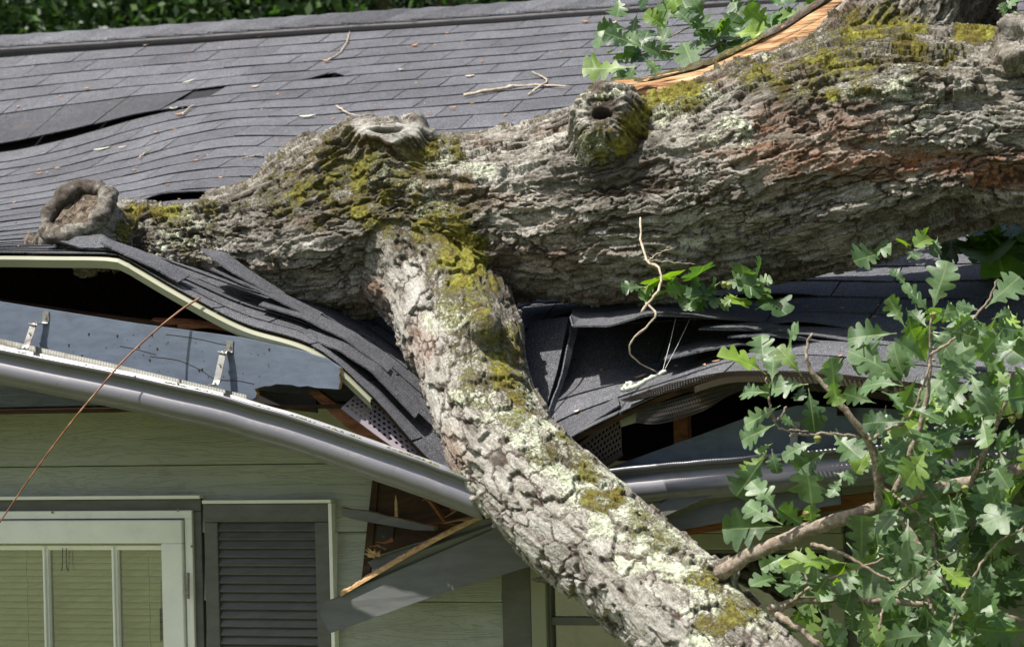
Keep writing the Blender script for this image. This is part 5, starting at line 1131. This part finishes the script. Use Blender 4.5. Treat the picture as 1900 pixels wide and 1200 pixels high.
def litter(x, y, L, W, rot, mat, label, name='fallen_leaf', cat='leaf', fold=.4, up=.006):
    p = onroof(x, y, up); s_ = scale_at(p); L, W = L/s_/2, W/s_/2; mb = MB(); G = []; r_ = random.Random(int(x*7+y)); dirn = AD*math.cos(rot) + (BD*.8+ZD*.6)*math.sin(rot); sd = np.cross(UPN, dirn)
    for a in np.linspace(-1, 1, 7): G.append([dirn*a*L + sd*b*W*max(.12, 1-abs(a)**2.2) + UPN*(fold*W*abs(b) + .35*W*a*a + r_.uniform(0, .15)*W) for b in (-1, -.5, 0, .5, 1)])
    mb.grid(G); o = mb.build(name, MAT[mat], smooth=True, solid=.002); o.location = Vector(p); return tag(o, label, cat, 'bits of leaf litter on the shingles')
for a in [(485, 73, 20, 11, .2, 'dry_leaf', 'curled reddish leaf near the ridge'), (277, 86, 22, 10, .9, 'pale_leaf', 'pale torn leaf in the second row below the ridge at left'), (607, 118, 14, 11, .1, 'dry_leaf', 'orange leaf at the foot of a thin curved twig'), (771, 89, 14, 9, .4, 'dry_leaf', 'small orange leaf in the middle of the upper roof'), (873, 146, 18, 9, 0, 'pale_leaf', 'pale oval leaf above the forked twig'), (352, 155, 26, 6, .5, 'lichen', 'long pale lichen scrap above the wavy rows'), (324, 206, 16, 10, .1, 'lichen', 'white lichen scrap beside the brown stick'), (335, 217, 16, 11, .3, 'dry_leaf', 'brown curled leaf under the brown stick'), (572, 221, 32, 10, .05, 'lichen', 'greenish lichen scrap above the trunk shoulder'), (192, 281, 34, 9, .25, 'lichen', 'long lichen scrap on the compressed rows'), (228, 277, 16, 5, .3, 'pale_leaf', 'small bark scrap beside the long lichen scrap'), (826, 256, 30, 12, .1, 'lichen', 'pale lichen scrap right of the mossy stump'), (475, 165, 14, 7, .3, 'pale_leaf', 'pale scrap in the middle of the wavy rows'), (162, 168, 12, 6, 0, 'dry_leaf', 'small brown scrap above the lifted course'), (842, 204, 16, 6, .1, 'dry_leaf', 'brown bark scrap below the forked twig'), (1088, 45, 12, 9, 0, 'dry_leaf', 'brown crumb left of the top oak leaves'), (1140, 47, 12, 9, .3, 'pale_leaf', 'pale crumb beside the top oak leaves'), (74, 326, 12, 6, .2, 'dry_leaf', 'brown scrap above the cut stump'), (108, 316, 10, 6, .4, 'dry_leaf', 'dark brown crumb above the cut stump'), (250, 320, 9, 5, .4, 'dry_leaf', 'brown crumb right of the cut stump'), (895, 118, 8, 5, 0, 'dry_leaf', 'tiny brown crumb above the pale oval leaf'), (745, 133, 9, 5, .1, 'pale_leaf', 'tiny pale crumb left of the pale oval leaf'), (540, 65, 8, 6, 0, 'dry_leaf', 'tiny brown crumb right of the reddish leaf')]:
    litter(*a)
for a in [(1071, 768, 12, 8, .5, 'pale_leaf', 'pinkish leaf scrap on the shingles right of the limb'), (668, 672, 22, 9, -.6, 'dry_leaf', 'brown bark scrap on the left flap beside the limb'), (1190, 702, 24, 5, .5, 'dry_leaf', 'brown sliver above the lichen covered stick'), (1330, 674, 16, 4, .3, 'dry_leaf', 'brown sliver on the fanned right shingles'), (1560, 665, 10, 5, 0, 'dry_leaf', 'red brown crumb on the right eave'), (1480, 566, 10, 5, 0, 'dry_leaf', 'red brown crumb on the shaded right shingles'), (1498, 575, 8, 10, 0, 'dry_leaf', 'tan flake on the shaded right shingles'), (1440, 563, 8, 6, 0, 'dry_leaf', 'brown crumb beside the leaves under the trunk')]:
    litter(*a)

mb = MB(); rc = random.Random(31)
for q in range(420):
    x = rc.uniform(-60, 1960); y = rc.uniform(60, 470) if rc.random() < .75 else rc.uniform(540, 700)
    if 930 > x > 200 and y > 400: continue
    p = onroof(x, y, .004); a_ = rc.uniform(0, 6.28); L_ = rc.uniform(.002, .008); d_ = AD*math.cos(a_) + (BD*.9+ZD*.35)*math.sin(a_); e_ = np.cross(UPN, d_)
    mb.box(p, d_*L_, e_*L_*rc.uniform(.25, .7), UPN*.0015)
tag(mb.build('bark_crumbs', MAT['dry_leaf']), 'fine bark crumbs and twig bits scattered over the shingles', 'litter', None, 'stuff')
# ------------------------------------------------------------------ trees beyond the roof and behind the viewer
def crown_mesh(seed, n_leaf, size, leaf, mat='far_leaf'):
    r_ = np.random.RandomState(seed); cl = r_.normal(0, 1, (60, 3)); cl /= np.linalg.norm(cl, axis=1)[:, None]; cl *= r_.uniform(.35, 1, (60, 1))**.6*np.array(size)
    ci = r_.randint(0, 60, n_leaf); c = cl[ci] + r_.normal(0, 1, (n_leaf, 3))*np.array(size)*.17
    u = r_.normal(0, 1, (n_leaf, 3)); u /= np.linalg.norm(u, axis=1)[:, None]; v = np.cross(u, r_.normal(0, 1, (n_leaf, 3))); v /= np.linalg.norm(v, axis=1)[:, None]
    s_ = leaf*r_.uniform(.6, 1.4, (n_leaf, 1)); V = np.stack([c-u*s_, c+v*s_*.45, c+u*s_, c-v*s_*.45], 1).reshape(-1, 3)
    me = bpy.data.meshes.new('crown'); me.from_pydata(V.tolist(), [], np.arange(n_leaf*4).reshape(-1, 4).tolist()); me.materials.append(MAT[mat])
    a_ = me.attributes.new('rnd', 'FLOAT', 'FACE'); a_.data.foreach_set('value', r_.uniform(0, .8, n_leaf)); me.update(); return me
def trunk_mesh(h, r0):
    mb = MB(); mb.tube([(0, 0, 0), (.1, .05, h*.35), (-.05, .1, h*.7), (.05, 0, h)], [r0, r0*.8, r0*.6, r0*.25], 12)
    for a in range(7):
        t = a*2.4; z = h*(.35 + .08*a); mb.tube([(0, .03, z), (math.cos(t)*1.2, math.sin(t)*1.2, z+.9), (math.cos(t)*2.2, math.sin(t)*2.2, z+2.0)], [r0*.4, r0*.25, r0*.08], 7)
    me = bpy.data.meshes.new('trunk'); me.from_pydata(mb.v, [], mb.f); me.materials.append(MAT['twig']); me.update(); return me
CM = [crown_mesh(5, 60000, (3.4, 3.0, 3.8), .06), crown_mesh(9, 60000, (3.2, 3.4, 4.4), .06)]; TM = trunk_mesh(8.0, .28)
def tree(x, y, z, k_, rot, sc_, label, group, zc_=6.2):
    e = empty('broadleaf_tree', (x, y, z), label, 'tree', group); e.rotation_euler = (0, 0, rot); e.scale = (sc_,)*3
    for nme, me_, loc in (('trunk', TM, (0, 0, 0)), ('crown', CM[k_], (0, 0, zc_))):
        o = bpy.data.objects.new(nme, me_); COL.objects.link(o); o.parent = e; o.location = loc
BT = [(-9.5, 27, 0, .3, 1.0, 'dark leafy tree beyond the ridge at the far left'), (-6.6, 25, 1, 1.2, 1.05, 'dark leafy tree beyond the ridge with sunlit tips, second from left'), (-3.6, 27, 0, 2.1, 1.0, 'dark leafy tree beyond the middle of the visible ridge'), (-.6, 26, 1, 3.3, 1.05, 'dark leafy tree beyond the ridge behind the forked trunk'), (2.6, 28, 0, 4.4, 1.0, 'dark leafy tree beyond the ridge behind the top oak leaves'), (6, 27, 1, 5.0, 1.0, 'dark leafy tree beyond the ridge at the far right')]
for x, y, k_, rot, sc_, lab in BT: tree(x, y, GZ, k_, rot, sc_, lab, 'trees beyond the ridge', 5.6)
for x, y, k_, rot, sc_, lab in [(-14, 31, 1, .3, 1.3, 'tall backdrop tree at the left behind the others'), (-7.5, 33, 0, 1.0, 1.35, 'tall backdrop tree behind the second dark tree'), (-1.5, 33, 1, 2.0, 1.3, 'tall backdrop tree behind the middle dark tree'), (5, 34, 0, 2.9, 1.35, 'tall backdrop tree at the right behind the others')]: tree(x, y, GZ, k_, rot, sc_, lab, 'trees beyond the ridge', 5.6)
for x, y, k_, rot, sc_, lab in [(-13, -24, 0, .5, 1.1, 'leafy tree on the lawn slope mirrored in the window, nearer one'), (-20, -34, 1, 1.5, 1.3, 'leafy tree on the lawn slope mirrored in the window, farther one')]: tree(x, y, ground_z(x, y) - .1, k_, rot, sc_, lab, 'trees on the lawn slope')

SM = trunk_mesh(1.6, .07); SC = [crown_mesh(15, 9000, (3.6, 3.2, 3.4), .13, 'shrub_leaf'), crown_mesh(19, 9000, (3.2, 3.4, 4.2), .13, 'shrub_leaf')]
for x, y, k_, rot, sc_, lab in [(-13.5, -6.5, 0, .4, .46, 'rounded shrub on the lawn mirrored in the left window, nearest one'), (-16.5, -9.5, 1, 1.7, .5, 'tall shrub on the lawn mirrored in the left window, middle one'), (-11.0, -9.0, 0, 2.6, .5, 'broad shrub on the lawn mirrored in the left window, farthest right')]:
    e = empty('shrub', (x, y, ground_z(x, y) - .05), lab, 'shrub', 'shrubs on the lawn'); e.rotation_euler = (0, 0, rot)
    for nme, me_, zl, ss in (('stem', SM, 0, 1), ('crown', SC[k_], 1.2, sc_)):
        o = bpy.data.objects.new(nme, me_); COL.objects.link(o); o.parent = e; o.location = (0, 0, zl); o.scale = (ss,)*3
